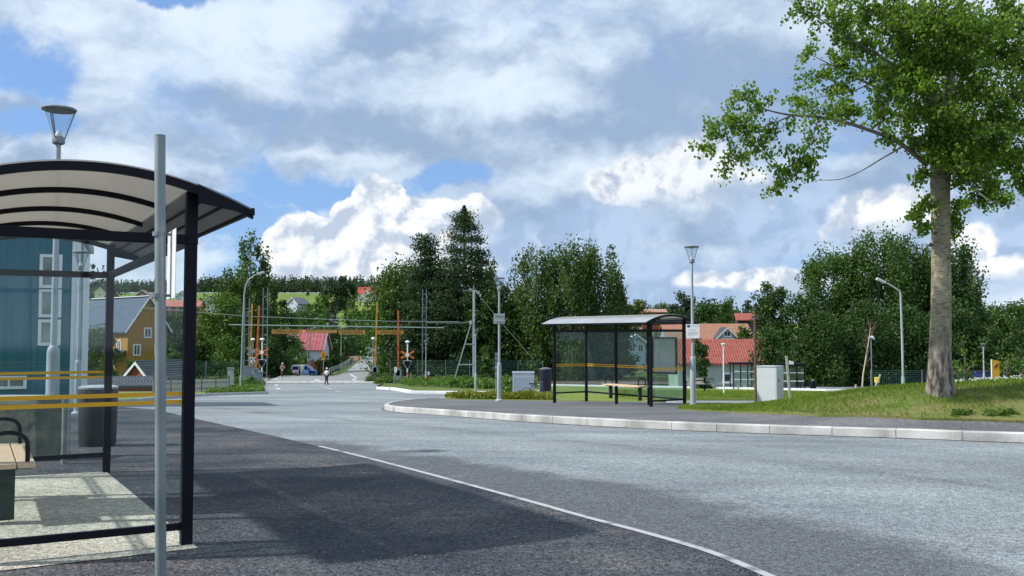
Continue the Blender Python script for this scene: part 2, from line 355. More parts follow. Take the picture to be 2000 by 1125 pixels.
def npmesh(name, V, Fq, m, parent=None, tint=None):
    """V (n,3), Fq (m,k) all faces k-gons"""
    me = bpy.data.meshes.new(name); k = Fq.shape[1]
    me.vertices.add(len(V)); me.vertices.foreach_set('co', V.astype(np.float32).ravel())
    me.loops.add(Fq.size); me.loops.foreach_set('vertex_index', Fq.astype(np.int32).ravel())
    me.polygons.add(len(Fq)); me.polygons.foreach_set('loop_start', np.arange(0, Fq.size, k, dtype=np.int32))
    me.polygons.foreach_set('loop_total', np.full(len(Fq), k, dtype=np.int32)); me.update(); me.validate()
    if tint is not None:
        a = me.attributes.new('tint', 'FLOAT', 'FACE'); a.data.foreach_set('value', tint.astype(np.float32))
    me.materials.append(m); o = bpy.data.objects.new(name, me); COL.objects.link(o)
    if parent: o.parent = parent
    return o
def tag(o, label=None, cat=None, group=None, kind=None):
    if label: o['label'] = label
    if cat: o['category'] = cat
    if group: o['group'] = group
    if kind: o['kind'] = kind
    return o
def thing(name, label, cat, loc=(0, 0, 0), rz=0.0, group=None):
    o = bpy.data.objects.new(name, None); o.empty_display_size = .2; COL.objects.link(o); o.location = loc; o.rotation_euler = (0, 0, rz)
    return tag(o, label, cat, group)
def copy_tree(o, parent=None):
    c = o.copy(); COL.objects.link(c); c.parent = parent
    for ch in [q for q in list(COL.objects) if q.parent == o]: copy_tree(ch, c)
    return c
def dup(o, loc, rz, label, group=None, scale=None):
    c = copy_tree(o); c.location = loc; c.rotation_euler = (0, 0, rz); c['label'] = label
    if group: c['group'] = group
    if scale: c.scale = (scale,) * 3 if isinstance(scale, (int, float)) else scale
    return c
def text_mesh(name, s, size, m, parent, loc, rot, sx=1.0):
    cu = bpy.data.curves.new('txt', 'FONT'); cu.body = s; cu.size = size; cu.align_x = 'CENTER'; cu.align_y = 'CENTER'; cu.extrude = .002; cu.resolution_u = 2
    t = bpy.data.objects.new('txt', cu); COL.objects.link(t); bpy.context.view_layer.update()
    me = bpy.data.meshes.new_from_object(t.evaluated_get(bpy.context.evaluated_depsgraph_get()))
    bpy.data.objects.remove(t); me.name = name; me.materials.clear(); me.materials.append(m)
    o = bpy.data.objects.new(name, me); COL.objects.link(o); o.parent = parent; o.location = loc; o.rotation_euler = rot; o.scale = (sx, 1, 1)
    return o

# ------------------------------------------------------------------ draped sheets
def drape(name, poly, off, m, step=2.0, skirt=0.0, zf=None, kind='structure', attr=None):
    """a polygon in plan, cut into a grid and laid on the terrain at a given height above it"""
    pts = [Vector((p[0], p[1], 0)) for p in poly]
    bm = bmesh.new(); vs = [bm.verts.new(p) for p in pts]
    for t in tessellate_polygon([pts]):
        try: bm.faces.new([vs[i] for i in t])
        except ValueError: pass
    xs = [p.x for p in pts]; ys = [p.y for p in pts]
    for ax, lo, hi in ((0, min(xs), max(xs)), (1, min(ys), max(ys))):
        c = math.ceil(lo / step) * step
        while c < hi:
            co = Vector((0, 0, 0)); co[ax] = c + .0013; no = Vector((0, 0, 0)); no[ax] = 1
            bmesh.ops.bisect_plane(bm, geom=bm.verts[:] + bm.edges[:] + bm.faces[:], plane_co=co, plane_no=no)
            c += step
    bmesh.ops.recalc_face_normals(bm, faces=bm.faces)
    for f in bm.faces:
        if f.normal.z < 0: f.normal_flip()
    for v in bm.verts: v.co.z = (zf or (lambda a, b: gz(a, b) + off))(v.co.x, v.co.y)
    if skirt:
        e = [q for q in bm.edges if q.is_boundary]
        r = bmesh.ops.extrude_edge_only(bm, edges=e)
        for v in [g for g in r['geom'] if isinstance(g, bmesh.types.BMVert)]: v.co.z -= skirt
    me = bpy.data.meshes.new(name); bm.to_mesh(me); bm.free(); me.materials.append(m)
    if attr:
        a_ = me.attributes.new('lane', 'FLOAT', 'POINT'); a_.data.foreach_set('value', np.array([attr(v.co.x, v.co.y) for v in me.vertices], np.float32))
    me.polygons.foreach_set('use_smooth', [True] * len(me.polygons)) if not skirt else None
    o = bpy.data.objects.new(name, me); COL.objects.link(o); o['kind'] = kind; return o
def densify(pts, step):
    out = []
    for a, b in zip(pts[:-1], pts[1:]):
        a = Vector(a[:2]); b = Vector(b[:2]); n = max(1, int((b - a).length / step))
        for i in range(n): out.append(a.lerp(b, i / n))
    out.append(Vector(pts[-1][:2])); return out
def smoothline(pts, n=8):
    p = [Vector(q[:2]) for q in pts]; p = [p[0] * 2 - p[1]] + p + [p[-1] * 2 - p[-2]]; out = []
    for i in range(1, len(p) - 2):
        for k in range(n):
            t = k / n; a, b, c, d = p[i - 1], p[i], p[i + 1], p[i + 2]
            out.append(.5 * ((2 * b) + (c - a) * t + (2 * a - 5 * b + 4 * c - d) * t * t + (3 * b - a - 3 * c + d) * t ** 3))
    out.append(p[-2]); return out
def kerb(name, line, top, w, down, stone=1.0, side=1, m=None):
    """a row of kerb stones with open joints along a plan line; side=+1 puts the stones left of the line"""
    b = MB(); pts = densify(line, .25); acc = 0; cur = [pts[0]]; 
    segs = []
    for a, c in zip(pts[:-1], pts[1:]):
        acc += (c - a).length; cur.append(c)
        if acc >= stone: segs.append(cur); cur = [c]; acc = 0
    if len(cur) > 1: segs.append(cur)
    for sg in segs:
        a, c = sg[0], sg[-1]; d = (c - a)
        if d.length < .1: continue
        d.normalize(); nn = Vector((-d.y, d.x)) * side; a2 = a + d * .006; c2 = c - d * .006; j = random.uniform(-.003, .003)
        q = []
        for p, z in ((a2, gz(a2.x, a2.y)), (c2, gz(c2.x, c2.y))):
            for o, h in ((0, -down), (0, top - .02), (.02, top), (w, top), (w, -down)):
                q.append((p.x + nn.x * (o + j), p.y + nn.y * (o + j), z + h + (j if h > 0 else 0)))
        b.add(q, [(0, 1, 2, 3, 4), (9, 8, 7, 6, 5)] + [(i, 5 + i, 5 + (i + 1) % 5, (i + 1) % 5) for i in range(5)])
    o = b.build(name, m or kerbmat); o['kind'] = 'structure'; return o
# ------------------------------------------------------------------ ground sheet, to the horizon
grassm = mat('verge_grass', (.060, .105, .018), .95, (.115, .165, .030), .9, bump=.6, bscale=9)
lawnm = mat('mown_lawn', (.11, .18, .022), .95, (.19, .22, .045), .55, bump=.6, bscale=12)
def groundmat():
    m = bpy.data.materials.new('ground_grass_and_fields'); m.use_nodes = True; t = m.node_tree; p = t.nodes['Principled BSDF']
    tcn = t.nodes.new('ShaderNodeTexCoord'); sx = t.nodes.new('ShaderNodeSeparateXYZ'); t.links.new(tcn.outputs['Object'], sx.inputs[0])
    def nz(s, mp=None):
        n = t.nodes.new('ShaderNodeTexNoise'); n.inputs['Scale'].default_value = s; n.inputs['Detail'].default_value = 6
        t.links.new(tcn.outputs['Object'], n.inputs['Vector']); return n.outputs['Fac']
    def ramp(f, a, b, ca, cb):
        r = t.nodes.new('ShaderNodeValToRGB'); r.color_ramp.elements[0].position = a; r.color_ramp.elements[1].position = b
        r.color_ramp.elements[0].color = (*ca, 1); r.color_ramp.elements[1].color = (*cb, 1); t.links.new(f, r.inputs[0]); return r.outputs[0]
    near = ramp(nz(.25), .35, .65, (.045, .085, .016), (.10, .15, .03))
    field = ramp(nz(.012), .38, .62, (.115, .185, .035), (.185, .245, .060))
    mr = t.nodes.new('ShaderNodeMapRange'); mr.inputs['From Min'].default_value = 330; mr.inputs['From Max'].default_value = 400; t.links.new(sx.outputs[1], mr.inputs[0])
    mx = t.nodes.new('ShaderNodeMix'); mx.data_type = 'RGBA'; t.links.new(mr.outputs[0], mx.inputs[0]); t.links.new(near, mx.inputs[6]); t.links.new(field, mx.inputs[7])
    t.links.new(mx.outputs[2], p.inputs['Base Color']); p.inputs['Roughness'].default_value = .95; p.inputs['Specular IOR Level'].default_value = .1
    return m
def terrain():
    ys = [-60.0]
    while ys[-1] < 5200: ys.append(ys[-1] + max(1.0, abs(ys[-1]) * .022))
    xs = [0.0]
    while xs[-1] < 4200: xs.append(xs[-1] + max(1.2, xs[-1] * .03))
    xs = np.array([-a for a in xs[:0:-1]] + xs); ys = np.array(ys)
    XX, YY = np.meshgrid(xs, ys); ZZ = gz(XX, YY) - .10 - .10 * S((YY - 60) / 60)
    V = np.stack([XX, YY, ZZ], -1).reshape(-1, 3); nx, ny = len(xs), len(ys)
    i, j = np.meshgrid(np.arange(nx - 1), np.arange(ny - 1)); a = (j * nx + i).ravel()
    o = npmesh('ground', V, np.stack([a, a + 1, a + nx + 1, a + nx], 1), groundmat())
    o.data.polygons.foreach_set('use_smooth', [True] * len(o.data.polygons)); o['kind'] = 'structure'
terrain()

# ------------------------------------------------------------------ roads
def g2(u, v, off=0.0): p = G(u, v, off); return (p.x, p.y)
EDGE = smoothline([g2(380, 818), g2(570, 860), g2(777, 911), g2(1012, 975), g2(1141, 1011), g2(1255, 1041), g2(1384, 1080), g2(1494, 1124), (2.05, 5.3), (3.0, 3.4)], 8)
# worn road: everything right of the edge line, out to the crossing
left_front = [g2(100, 806), g2(235, 789), g2(300, 781), g2(367, 775.5), g2(420, 772.5), g2(470, 771), g2(520, 769.5)]
left_cross = [(X(513, 92), 92), (X(513, 104), 104)]
cross_a = [(X(513, 104), 104.0), (X(748, 104), 104.0)]
road_poly = [(-30, 3), (-46, 34)] + left_front + left_cross + [(X(750, 104), 104), (X(735, 98), 98), g2(792, 766), g2(860, 769), (X(930, 80), 80), (12, 92), (60, 100), (110, 90), (110, 5), (60, -20), (-30, -20)]
_E = [(X(200, 60), 60), (X(300, 40), 40)] + [(p.x, p.y) for p in EDGE] + [(8, -6)]
_E = np.array([(p.x, p.y) for p in densify([Vector(q) for q in _E], 1.0)])
def lane(x, y):
    d = _E - np.array([x, y]); return float(np.sqrt((d * d).sum(1).min())) + max(0, y - 10) * .14
drape('road', road_poly, 0.0, asph_road, 1.5, attr=lane)
apron = [(p.x, p.y) for p in EDGE] + [(5.5, -2), (5.5, -18), (-29, -18), (-29, 8), (-34, 26), g2(235, 795), g2(300, 800)]
drape('parking_apron', apron, .006, asph_dark, 1.0)
# thin concrete edging between them
def ribbon(name, line, w, off, m, h=None):
    V = []; Fq = []
    for i, p in enumerate(line):
        d = (line[min(i + 1, len(line) - 1)] - line[max(i - 1, 0)]).normalized(); n = Vector((-d.y, d.x))
        for s in (-w / 2, w / 2):
            q = p + n * s; V.append((q.x, q.y, gz(q.x, q.y) + off))
        if i: k = 2 * i; Fq.append((k - 2, k - 1, k + 1, k))
    b = MB(); b.add(V, Fq); o = b.build(name, m); o['kind'] = 'structure'; return o
ed = [p for p in EDGE if p.y < 15.6]
ribbon('road_edge_strip', densify(ed[:-10], .3) , .075, .011, linemat)
# road beyond the crossing
def WP(u, D): return (X(u, D, 720), D)
beyond = [(X(513, 104), 104.0), WP(527, 112), WP(545, 121), WP(548, 124), WP(600, 126), WP(650, 123), WP(672, 135), WP(688, 160), WP(698, 190), WP(702, 225), WP(704, 260), WP(690, 285), WP(690, 310), WP(760, 310), WP(735, 280), WP(729, 230), WP(727, 190), WP(724, 160), WP(728, 135), WP(738, 118), (X(748, 104), 104.0)]
drape('far_road', beyond, .012, asph_far, 3.0)
drape('side_road', [WP(520, 124.5), WP(560, 127.5), WP(648, 124), WP(640, 150), WP(615, 175), WP(520, 170)], -.02, asph_far, 3.0)
# concrete crossing panels with the rails sunk in them
b = MB(); yl = [104.2, 106.0, 107.8, 109.6]
for y0, y1 in ((104.4, 105.75), (105.95, 107.25), (107.45, 108.9)):
    xa, xb = X(516, y0), X(752, y0)
    n = 14
    for i in range(n):
        a = xa + (xb - xa) * i / n + .03; c = xa + (xb - xa) * (i + 1) / n - .03
        b.box(((a + c) / 2, (y0 + y1) / 2, gz(0, 105) + .03), (c - a, y1 - y0, .06))
o = b.build('crossing_panels', concrete); o['kind'] = 'structure'
b = MB()
for y in (105.85, 107.35): b.bar((-90, y, gz(0, 106) - .005), (90, y, gz(0, 106) - .005), .07, .14)
tag(b.build('railway_track', mat('rusty_rail', (.16, .09, .06), .6, (.25, .16, .11), 8)), 'pair of steel rails running across the road at the level crossing', 'railway track')
# track bed right and left of the road
for nm, x0, x1 in (('track_ballast', X(756, 106), 90), ('track_ballast', -90, X(511, 106))):
    drape(nm, [(x0, 103.6), (x1, 103.6), (x1, 109.4), (x0, 109.4)], .0, mat('ballast', (.13, .10, .085), .95, (.24, .21, .19), 3), 3.0)
# painted marks at the crossing
b = MB()
def mark(u0, v0, u1, v1, w):
    p = G(u0, v0, .02); q = G(u1, v1, .02); 
    for k in range(6):
        a = p.lerp(q, k / 6); c = p.lerp(q, (k + 1) / 6)
        d = (c - a); d.z = 0; d.normalize(); n = Vector((-d.y, d.x, 0)) * w / 2; vs = []
        for r in (a - n, c - n, c + n, a + n): vs.append((r.x, r.y, gz(r.x, r.y) + .03))
        b.add(vs, [(0, 1, 2, 3)])
for a in ((541, 758, 546, 761, .35), (539, 751, 541, 754, .3), (617, 741, 622, 744, .5), (684, 731, 697, 739, .35), (690, 740, 693, 743, .5), (632, 756, 648, 760, .2), (655, 763, 668, 766, .15),
          (536, 740, 540, 742, .5)): mark(*a)
o = b.build('road_markings', mat('worn_road_paint', (.62, .62, .60), .7, (.42, .42, .41), 3)); o['kind'] = 'structure'

# ------------------------------------------------------------------ bus-stop island on the right
MX, MY = 0, 0
def mound(x, y):
    m = .70 * S((x - 4.2) / 5.0) * S((y - 17.0) / 3.6) * (1 - S((y - 21.0) / 9.0)) + .22 * S((x - 8.5) / 5) * S((y - 17.0) / 4) * (1 - S((y - 22.0) / 9.0))
    r = 0
    return m
def zi(x, y): return gz(x, y) + KB + mound(x, y)
def GI(u, v):
    a, b = ray(u, v); D = 12.0
    while D < 400:
        if CAMZ + b * D <= zi(a * D, D): break
        D += .02
    return Vector((a * D, D, zi(a * D, D)))
front = smoothline([g2(800, 787), g2(768, 792), g2(750, 799), g2(775, 805), g2(870, 812), g2(1000, 822), g2(1170, 832.5), g2(1400, 843.5), g2(1600, 850.5), g2(1800, 857.5), g2(2000, 865), (12.4, 14.6), (20, 13.2), (40, 11)], 8)
kerb('kerb_stones', front, .165, .16, .05, 1.0, 1)
def offs(line, d):
    out = []
    for i, p in enumerate(line):
        t = (line[min(i + 1, len(line) - 1)] - line[max(i - 1, 0)]).normalized(); out.append(p + Vector((-t.y, t.x)) * d)
    return out
inner = offs(front, .155)
ribbon('gutter_dirt', densify(offs(front, -.05), .4), .10, .007, mat('gutter_grit', (.05, .05, .05), .95, (.20, .20, .19), 5, thr=(.42, .6)))
back_isl = [(60, 11.5), (60, 34), (26, 34.2), (X(1480, 33.6), 33.6), (X(1345, 33.9), 33.9), (X(1315, 36.5), 36.5), (X(1200, 44), 44), (X(1100, 49), 49), (X(900, 49.5), 49.5), g2(850, 783)]
drape('pavement', [(p.x, p.y) for p in inner] + back_isl, 0, asph_pave, 1.0, skirt=.4, zf=lambda a, b: gz(a, b) + KB + mound(a, b) * .88)
kerb('kerb_stones', smoothline([g2(800, 787), g2(850, 782.5), (X(900, 49.6), 49.6), (X(1100, 49.1), 49.1), (X(1200, 44.1), 44.1), (X(1315, 36.6), 36.6), (X(1345, 34.0), 34.0), (X(1480, 33.7), 33.7), (26, 34.3), (60, 34.1)], 6), .165, .14, .05, 1.0, -1)
# lawn with its mound
lawn_front = [GI(1322, 799.5), GI(1400, 804.5), GI(1500, 809), GI(1600, 813), GI(1800, 819), GI(2000, 825)]
lawn_poly = [(p.x, p.y) for p in lawn_front] + [(14, 16.4), (30, 15), (50, 14), (50, 34.0), (26, 34.0), (X(1480, 33.4), 33.4), (X(1350, 33.6), 33.6), (X(1335, 31), 31)]
lawn_m = mat('lawn_earth_mix', (.10, .155, .022), .95, (.20, .175, .07), 1.1, bump=.8, bscale=14)
drape('lawn', lawn_poly, 0, lawn_m, .5, zf=lambda a, b: zi(a, b) + .03, skirt=.35)
strip_poly = [(X(868, 48.5), 48.5), (X(880, 45.5), 45.5), (X(1000, 42.3), 42.3), (X(1080, 40.0), 40.0), (X(1200, 38.5), 38.5), (X(1290, 36.5), 36.5), (X(1300, 37.0), 37.0), (X(1200, 43.4), 43.4), (X(1100, 48.4), 48.4)]
drape('verge', strip_poly, 0, lawnm, 1.0, zf=lambda a, b: gz(a, b) + KB + .03, skirt=.06)
# lawn between the two roads further back, white kerb behind it
lawn2 = [(X(1075, 62), 62), (X(1200, 54), 54), (X(1340, 51.5), 51.5), (X(1500, 51), 51), (60, 48), (60, 72), g2(1680, 768.6), g2(1600, 766.6), g2(1340, 761), g2(1085, 756.5), (X(1040, 80), 80)]
drape('lawn', lawn2, 0, lawnm, 2.0, zf=lambda a, b: gz(a, b) + .14, skirt=.3)
kerb('kerb_stones', smoothline([g2(1040, 756.4), g2(1085, 756.2), g2(1340, 760.8), g2(1600, 766.2), g2(1680, 768), (60, 71.5)], 6), .27, .3, .1, 2.0, 1, white)
# kerbs right of the crossing
kerb('kerb_stones', smoothline([g2(735, 760.5), g2(765, 762), g2(792, 766.5), g2(802, 768)], 4), .22, .3, .1, 1.0, 1, white)
kerb('kerb_stones', smoothline([g2(800, 768.6), g2(860, 769), g2(911, 769.5), g2(1000, 769), g2(1060, 768)], 5), .20, .3, .1, 1.0, 1, white)
verge_r = [g2(735, 760), g2(765, 761.5), g2(795, 766), g2(911, 768.8), g2(1055, 767.5), (X(1060, 95), 95), (X(1040, 103.3), 103.3), (X(752, 103.3), 103.3)]
drape('verge', verge_r, .10, grassm, 2.0, skirt=.3)
# verge on the left in front of the picket fence
lf = smoothline(left_front, 6)
kerb('kerb_stones', lf, .18, .2, .05, 1.0, -1, mat('grey_kerb', (.36, .38, .40), .85, (.46, .48, .50), 3))
lf_in = offs(lf, .19)
drape('verge', [(p.x, p.y) for p in lf_in] + [(X(513, 92), 92), (X(508, 103.4), 103.4), (X(300, 103.4), 103.4), (-80, 103), (-80, 50), (-46, 36)], .14, lawnm, 2.0, skirt=.3)
# sandy pad of the near shelter
ORG = Vector((-2.5, 7.35, 0.0)); TH = R(29.6)
def LN(x, y, z=0.0):   # local frame of the near shelter
    return Vector((ORG.x + x * math.cos(TH) - y * math.sin(TH), ORG.y + x * math.sin(TH) + y * math.cos(TH), z))
pad = [LN(.05, -.20), LN(-3.2, -.36), LN(-3.2, 5.2), LN(-.0, 5.0), LN(.02, 2.4)]
drape('gravel_pad', [(p.x, p.y) for p in pad], .012, sandmat, .5)
# ------------------------------------------------------------------ bus shelters
glass = glassmat('shelter_glass', (.955, .985, .985), .7, .01, .004)
glassd = glassmat('shelter_glass_green', (.90, .955, .945), 1.1, .01, .035)
def opal():
    m = bpy.data.materials.new('opal_roof_sheet'); m.use_nodes = True; t = m.node_tree; t.nodes.clear()
    d = t.nodes.new('ShaderNodeBsdfPrincipled'); d.inputs['Base Color'].default_value = (.74, .76, .77, 1); d.inputs['Roughness'].default_value = .25
    tr = t.nodes.new('ShaderNodeBsdfTranslucent'); tr.inputs[0].default_value = (.56, .52, .46, 1)
    tp = t.nodes.new('ShaderNodeBsdfTransparent'); tp.inputs[0].default_value = (.62, .60, .55, 1)
    a = t.nodes.new('ShaderNodeMixShader'); a.inputs[0].default_value = .5; t.links.new(d.outputs[0], a.inputs[1]); t.links.new(tr.outputs[0], a.inputs[2])
    b = t.nodes.new('ShaderNodeMixShader'); b.inputs[0].default_value = .38; t.links.new(a.outputs[0], b.inputs[1]); t.links.new(tp.outputs[0], b.inputs[2])
    o = t.nodes.new('ShaderNodeOutputMaterial'); t.links.new(b.outputs[0], o.inputs[0]); return m
opalm = opal()
SL, SW_, RAIL, EAVE, RISE, OVH = 5.0, 1.45, 2.33, 2.56, .28, .42
def arch(x, dz=0.0):
    xm = -SW_ / 2; h = SW_ / 2 + OVH; return EAVE + RISE * (1 - ((x - xm) / h) ** 2) + dz
def shelter(label, loc, rz, case_y, gm, white_panel=False, L=SL, bays=3, arches=5, group='bus shelters with arched roofs'):
    t = thing('bus_shelter', label, 'bus shelter', loc, rz, group)
    pw = .085; xe = -SW_
    ys_back = [L * i / bays for i in range(bays + 1)]
    for y in (0, L):
        b = MB().box((0, y, arch(0) / 2 - .12), (pw, pw, arch(0) + .20)); b.build('post', black, t, bevel=.006)
    for y in ys_back:
        b = MB().box((xe, y, arch(xe) / 2 - .12), (pw, pw, arch(xe) + .20)); b.build('post', black, t, bevel=.006)
    for y in (0, L):
        b = MB().box((xe / 2, y, RAIL), (SW_ + .10, .055, .075)); b.build('top_rail', black, t, bevel=.005)
        b = MB().box((xe / 2, y, .13), (SW_ - pw, .04, .055)); b.build('bottom_rail', black, t, bevel=.004)
        b = MB().box((xe / 2, y, (.16 + RAIL - .04) / 2), (SW_ - pw, .008, RAIL - .04 - .16)); gp = b.build('glass_pane', gm, t)
        b = MB()
        for z in (1.14, 1.078):
            for s in (-1, 1): b.box((xe / 2, y + s * .0055, z), (SW_ - pw - .01, .001, .031))
        b.build('warning_stripe', yellow, gp)
    for i in range(bays):
        y0, y1 = ys_back[i], ys_back[i + 1]; ym = (y0 + y1) / 2; w = y1 - y0 - pw
        MB().box((xe, ym, .13), (.04, w, .055)).build('bottom_rail', black, t)
        gp = MB().box((xe, ym, (.16 + RAIL - .04) / 2), (.008, w, RAIL - .04 - .16)).build('glass_pane', gm, t)
        b = MB()
        for z in (1.14, 1.078):
            for s in (-1, 1): b.box((xe + s * .0055, ym, z), (.001, w - .01, .031))
        b.build('warning_stripe', yellow, gp)
    MB().box((xe, L / 2, RAIL), (.055, L + .10, .075)).build('top_rail', black, t, bevel=.005)
    MB().box((0, L / 2, RAIL), (.055, L + .10, .075)).build('top_rail', black, t, bevel=.005)
    # roof: opal sheet over arched ribs, metal eaves front and back
    xs = np.linspace(-SW_ - OVH + .43, -.0, 17); ya, yb = -.22, L + .22
    b = MB()
    for a, c in zip(xs[:-1], xs[1:]):
        b.add([(a, ya, arch(a)), (c, ya, arch(c)), (c, yb, arch(c)), (a, yb, arch(a)), (a, ya, arch(a) + .012), (c, ya, arch(c) + .012), (c, yb, arch(c) + .012), (a, yb, arch(a) + .012)],
              [(0, 1, 2, 3), (7, 6, 5, 4), (0, 4, 5, 1), (3, 2, 6, 7)])
    b.build('roof_sheet', opalm, t, smooth=False)
    for x0, x1 in ((.002, OVH), (-SW_ - OVH, -SW_ - .02)):
        b = MB(); xx = np.linspace(x0, x1, 5)
        for a, c in zip(xx[:-1], xx[1:]):
            b.add([(a, ya, arch(a)), (c, ya, arch(c)), (c, yb, arch(c)), (a, yb, arch(a)), (a, ya, arch(a) + .016), (c, ya, arch(c) + .016), (c, yb, arch(c) + .016), (a, yb, arch(a) + .016)],
                  [(0, 1, 2, 3), (7, 6, 5, 4), (0, 4, 5, 1), (3, 2, 6, 7)])
        ep = b.build('eave_panel', mat('eave_sheet', (.26, .29, .31), .45, (.33, .36, .38), 2), t)
        b = MB()
        for f in (.3, .62): 
            x = x0 + (x1 - x0) * f; b.bar((x, ya, arch(x) - .012), (x, yb, arch(x) - .012), .018, .02)
        xo = x1 if x0 > 0 else x0
        b.bar((xo, ya, arch(xo)), (xo, yb, arch(xo)), .03, .045)
        b.build('seam', black, ep)
    for k, y in enumerate(np.linspace(ya, yb, arches)):
        b = MB(); xx = np.linspace(-SW_ - OVH, OVH, 25); end = k in (0, arches - 1); hh = .062 if end else .045
        if not end: xx = np.linspace(-SW_, .0, 21)
        V_ = [(a, y + s_ * .0225, arch(a) - .003 - (0 if k_ else hh)) for a in xx for s_, k_ in ((-1, 1), (1, 1), (1, 0), (-1, 0))]
        b.add(V_, [(0, 1, 2, 3), (4 * len(xx) - 1, 4 * len(xx) - 2, 4 * len(xx) - 3, 4 * len(xx) - 4)] + [(4 * i_ + j_, 4 * i_ + (j_ + 1) % 4, 4 * i_ + 4 + (j_ + 1) % 4, 4 * i_ + 4 + j_) for i_ in range(len(xx) - 1) for j_ in range(4)])
        b.build('roof_rib', black, t)
        if end:
            for s in (1, -1):
                x0 = (.0 if s > 0 else -SW_); x1 = x0 + s * OVH * 1.02; yy = y + (-.028 if k == 0 else .028) - .003
                b = MB().prism([(x0, yy, arch(x0) + .004), (x1, yy, arch(x1) + .0), (x1, yy, arch(x1) - .035), (x0, yy, arch(x0) - .135)], (0, .006, 0))
                for q in (.1, .35, .6, .85): b.box((x0 + (x1 - x0) * q, yy, arch(x0 + (x1 - x0) * q) - .025), (.012, .014, .012))
                b.build('gusset', black, t)
    # display case on the back wall
    b = MB(); w, h, zc = 1.05, 1.15, 1.52
    for dy, dz, sy, sz in ((0, h / 2, w + .10, .06), (0, -h / 2, w + .10, .06), (w / 2 + .02, 0, .06, h), (-w / 2 - .02, 0, .06, h)):
        b.box((xe + .05, case_y + dy, zc + dz), (.05, sy, sz))
    dc = b.build('display_case', black, t)
    MB().box((xe + .045, case_y, zc), (.012, w, h - .06)).build('notice_panel', mat('poster_reflection_pale', (.36, .44, .45), .3, (.46, .52, .50), 2) if white_panel else mat('dark_case_back', (.20, .21, .20), .4, (.26, .27, .25), 3), dc)  # pale variant: reflection on the case glass put into the panel colour
    return t
shelter('large near bus shelter cut off by the left picture edge, beige sunlit floor, translucent roof', (ORG.x, ORG.y, .012), TH, 2.5, glass)
FR = P(1270, 791.6, 29.7); FL = P(1083, 774.8, 33.8)
ax = Vector((FR.x - FL.x, FR.y - FL.y)).normalized(); RT = math.atan2(-ax.x, ax.y)
zs = gz(FR.x, FR.y) + KB
rs = shelter('distant dark framed bus shelter on the raised pavement beside the white notice', (FL.x, FL.y, zs + .02), RT, 4.15, glassd, True)
zFR = P(1270, 791.6, 29.7).z; zFL = P(1083, 774.8, 33.8).z
rs.location = (FL.x, FL.y, (zFR + zFL) / 2)

# ------------------------------------------------------------------ bench inside each shelter
def bench(label, loc, rz, L=1.75):
    t = thing('bench', label, 'bench', loc, rz, 'slatted benches inside the shelters')
    for i, x in enumerate((-.145, 0, .145)):
        MB().box((x, L / 2, .475), (.135, L, .045)).build('slat', woodmat, t, bevel=.008)
    for y in (.20, L - .20):
        b = MB().box((0, y, .225), (.135, .06, .45)); b.box((0, y, .44), (.40, .05, .03)); b.build('leg', mat('dark_green_leg', (.018, .035, .024), .45, (.03, .055, .038), 12), t, bevel=.006)
    for y in (.10, L - .10):
        pts = []
        for a in np.linspace(0, math.pi, 15): pts.append((-.155 * math.cos(a), y, .60 + .10 * math.sin(a) ** .6 * 1.5))
        pts = [(-.155, y, .48)] + pts + [(.155, y, .48)]
        MB().tube(pts, .019, 10).build('armrest', black, t, smooth=True)
    return t
q = LN(-1.18, 1.46, .02); bench('pale slatted bench with looped black armrests under the near shelter roof', (q.x, q.y, .02), TH)
M_ = Matrix.Rotation(RT, 4, 'Z'); q = M_ @ Vector((-1.12, 1.55, 0)); bench('small looking slatted bench inside the far shelter across the road', (rs.location.x + q.x, rs.location.y + q.y, rs.location.z), RT, 1.9)

# ------------------------------------------------------------------ stop-sign pole by the near shelter
pb = P(315, 1125, 5.3); pt = P(312.5, 265, 5.3)
t = thing('sign_pole', 'tall galvanised tube in the foreground with a white plate seen almost edge on', 'sign pole', (P(315, 1213, 5.3).x + .0, 5.3, 0))
b = MB().tube([(0, 0, -.1), (pt.x - t.location.x, .0, pt.z)], .0295, 24); pole = b.build('pole', galv, t, smooth=True)
MB().lathe([(.0300, -.005), (.0300, .003), (.022, .006)], (pt.x - t.location.x, 0, pt.z), 24).build('cap', galv_dark, pole, smooth=True)
za, zb_ = Z(583, 5.35, 330), Z(455, 5.35, 330)
ang = R(8)
xl = pt.x - t.location.x
px0 = P(330, 500, 5.30).x - t.location.x
b = MB(); d = Vector((math.sin(R(10)), math.cos(R(10)), 0))
nx_ = P(343.5, 500, 5.17).x - t.location.x - .141; b.box((nx_ + .07, -.13 + .1325, (za + zb_) / 2 + .003), (.0025, .30, zb_ - za + .01), rz=R(28)); b.build('sign_plate', white, t)
for z in (za + .015, zb_ - .012):
    b = MB().lathe([(.036, -.012), (.036, .012)], (xl * .9, 0, z), 20); b.box((px0 - .012, 0.02, z), (.05, .018, .014)); b.box((-.045, -.005, z), (.03, .012, .010)); b.build('clamp', galv_dark, t)

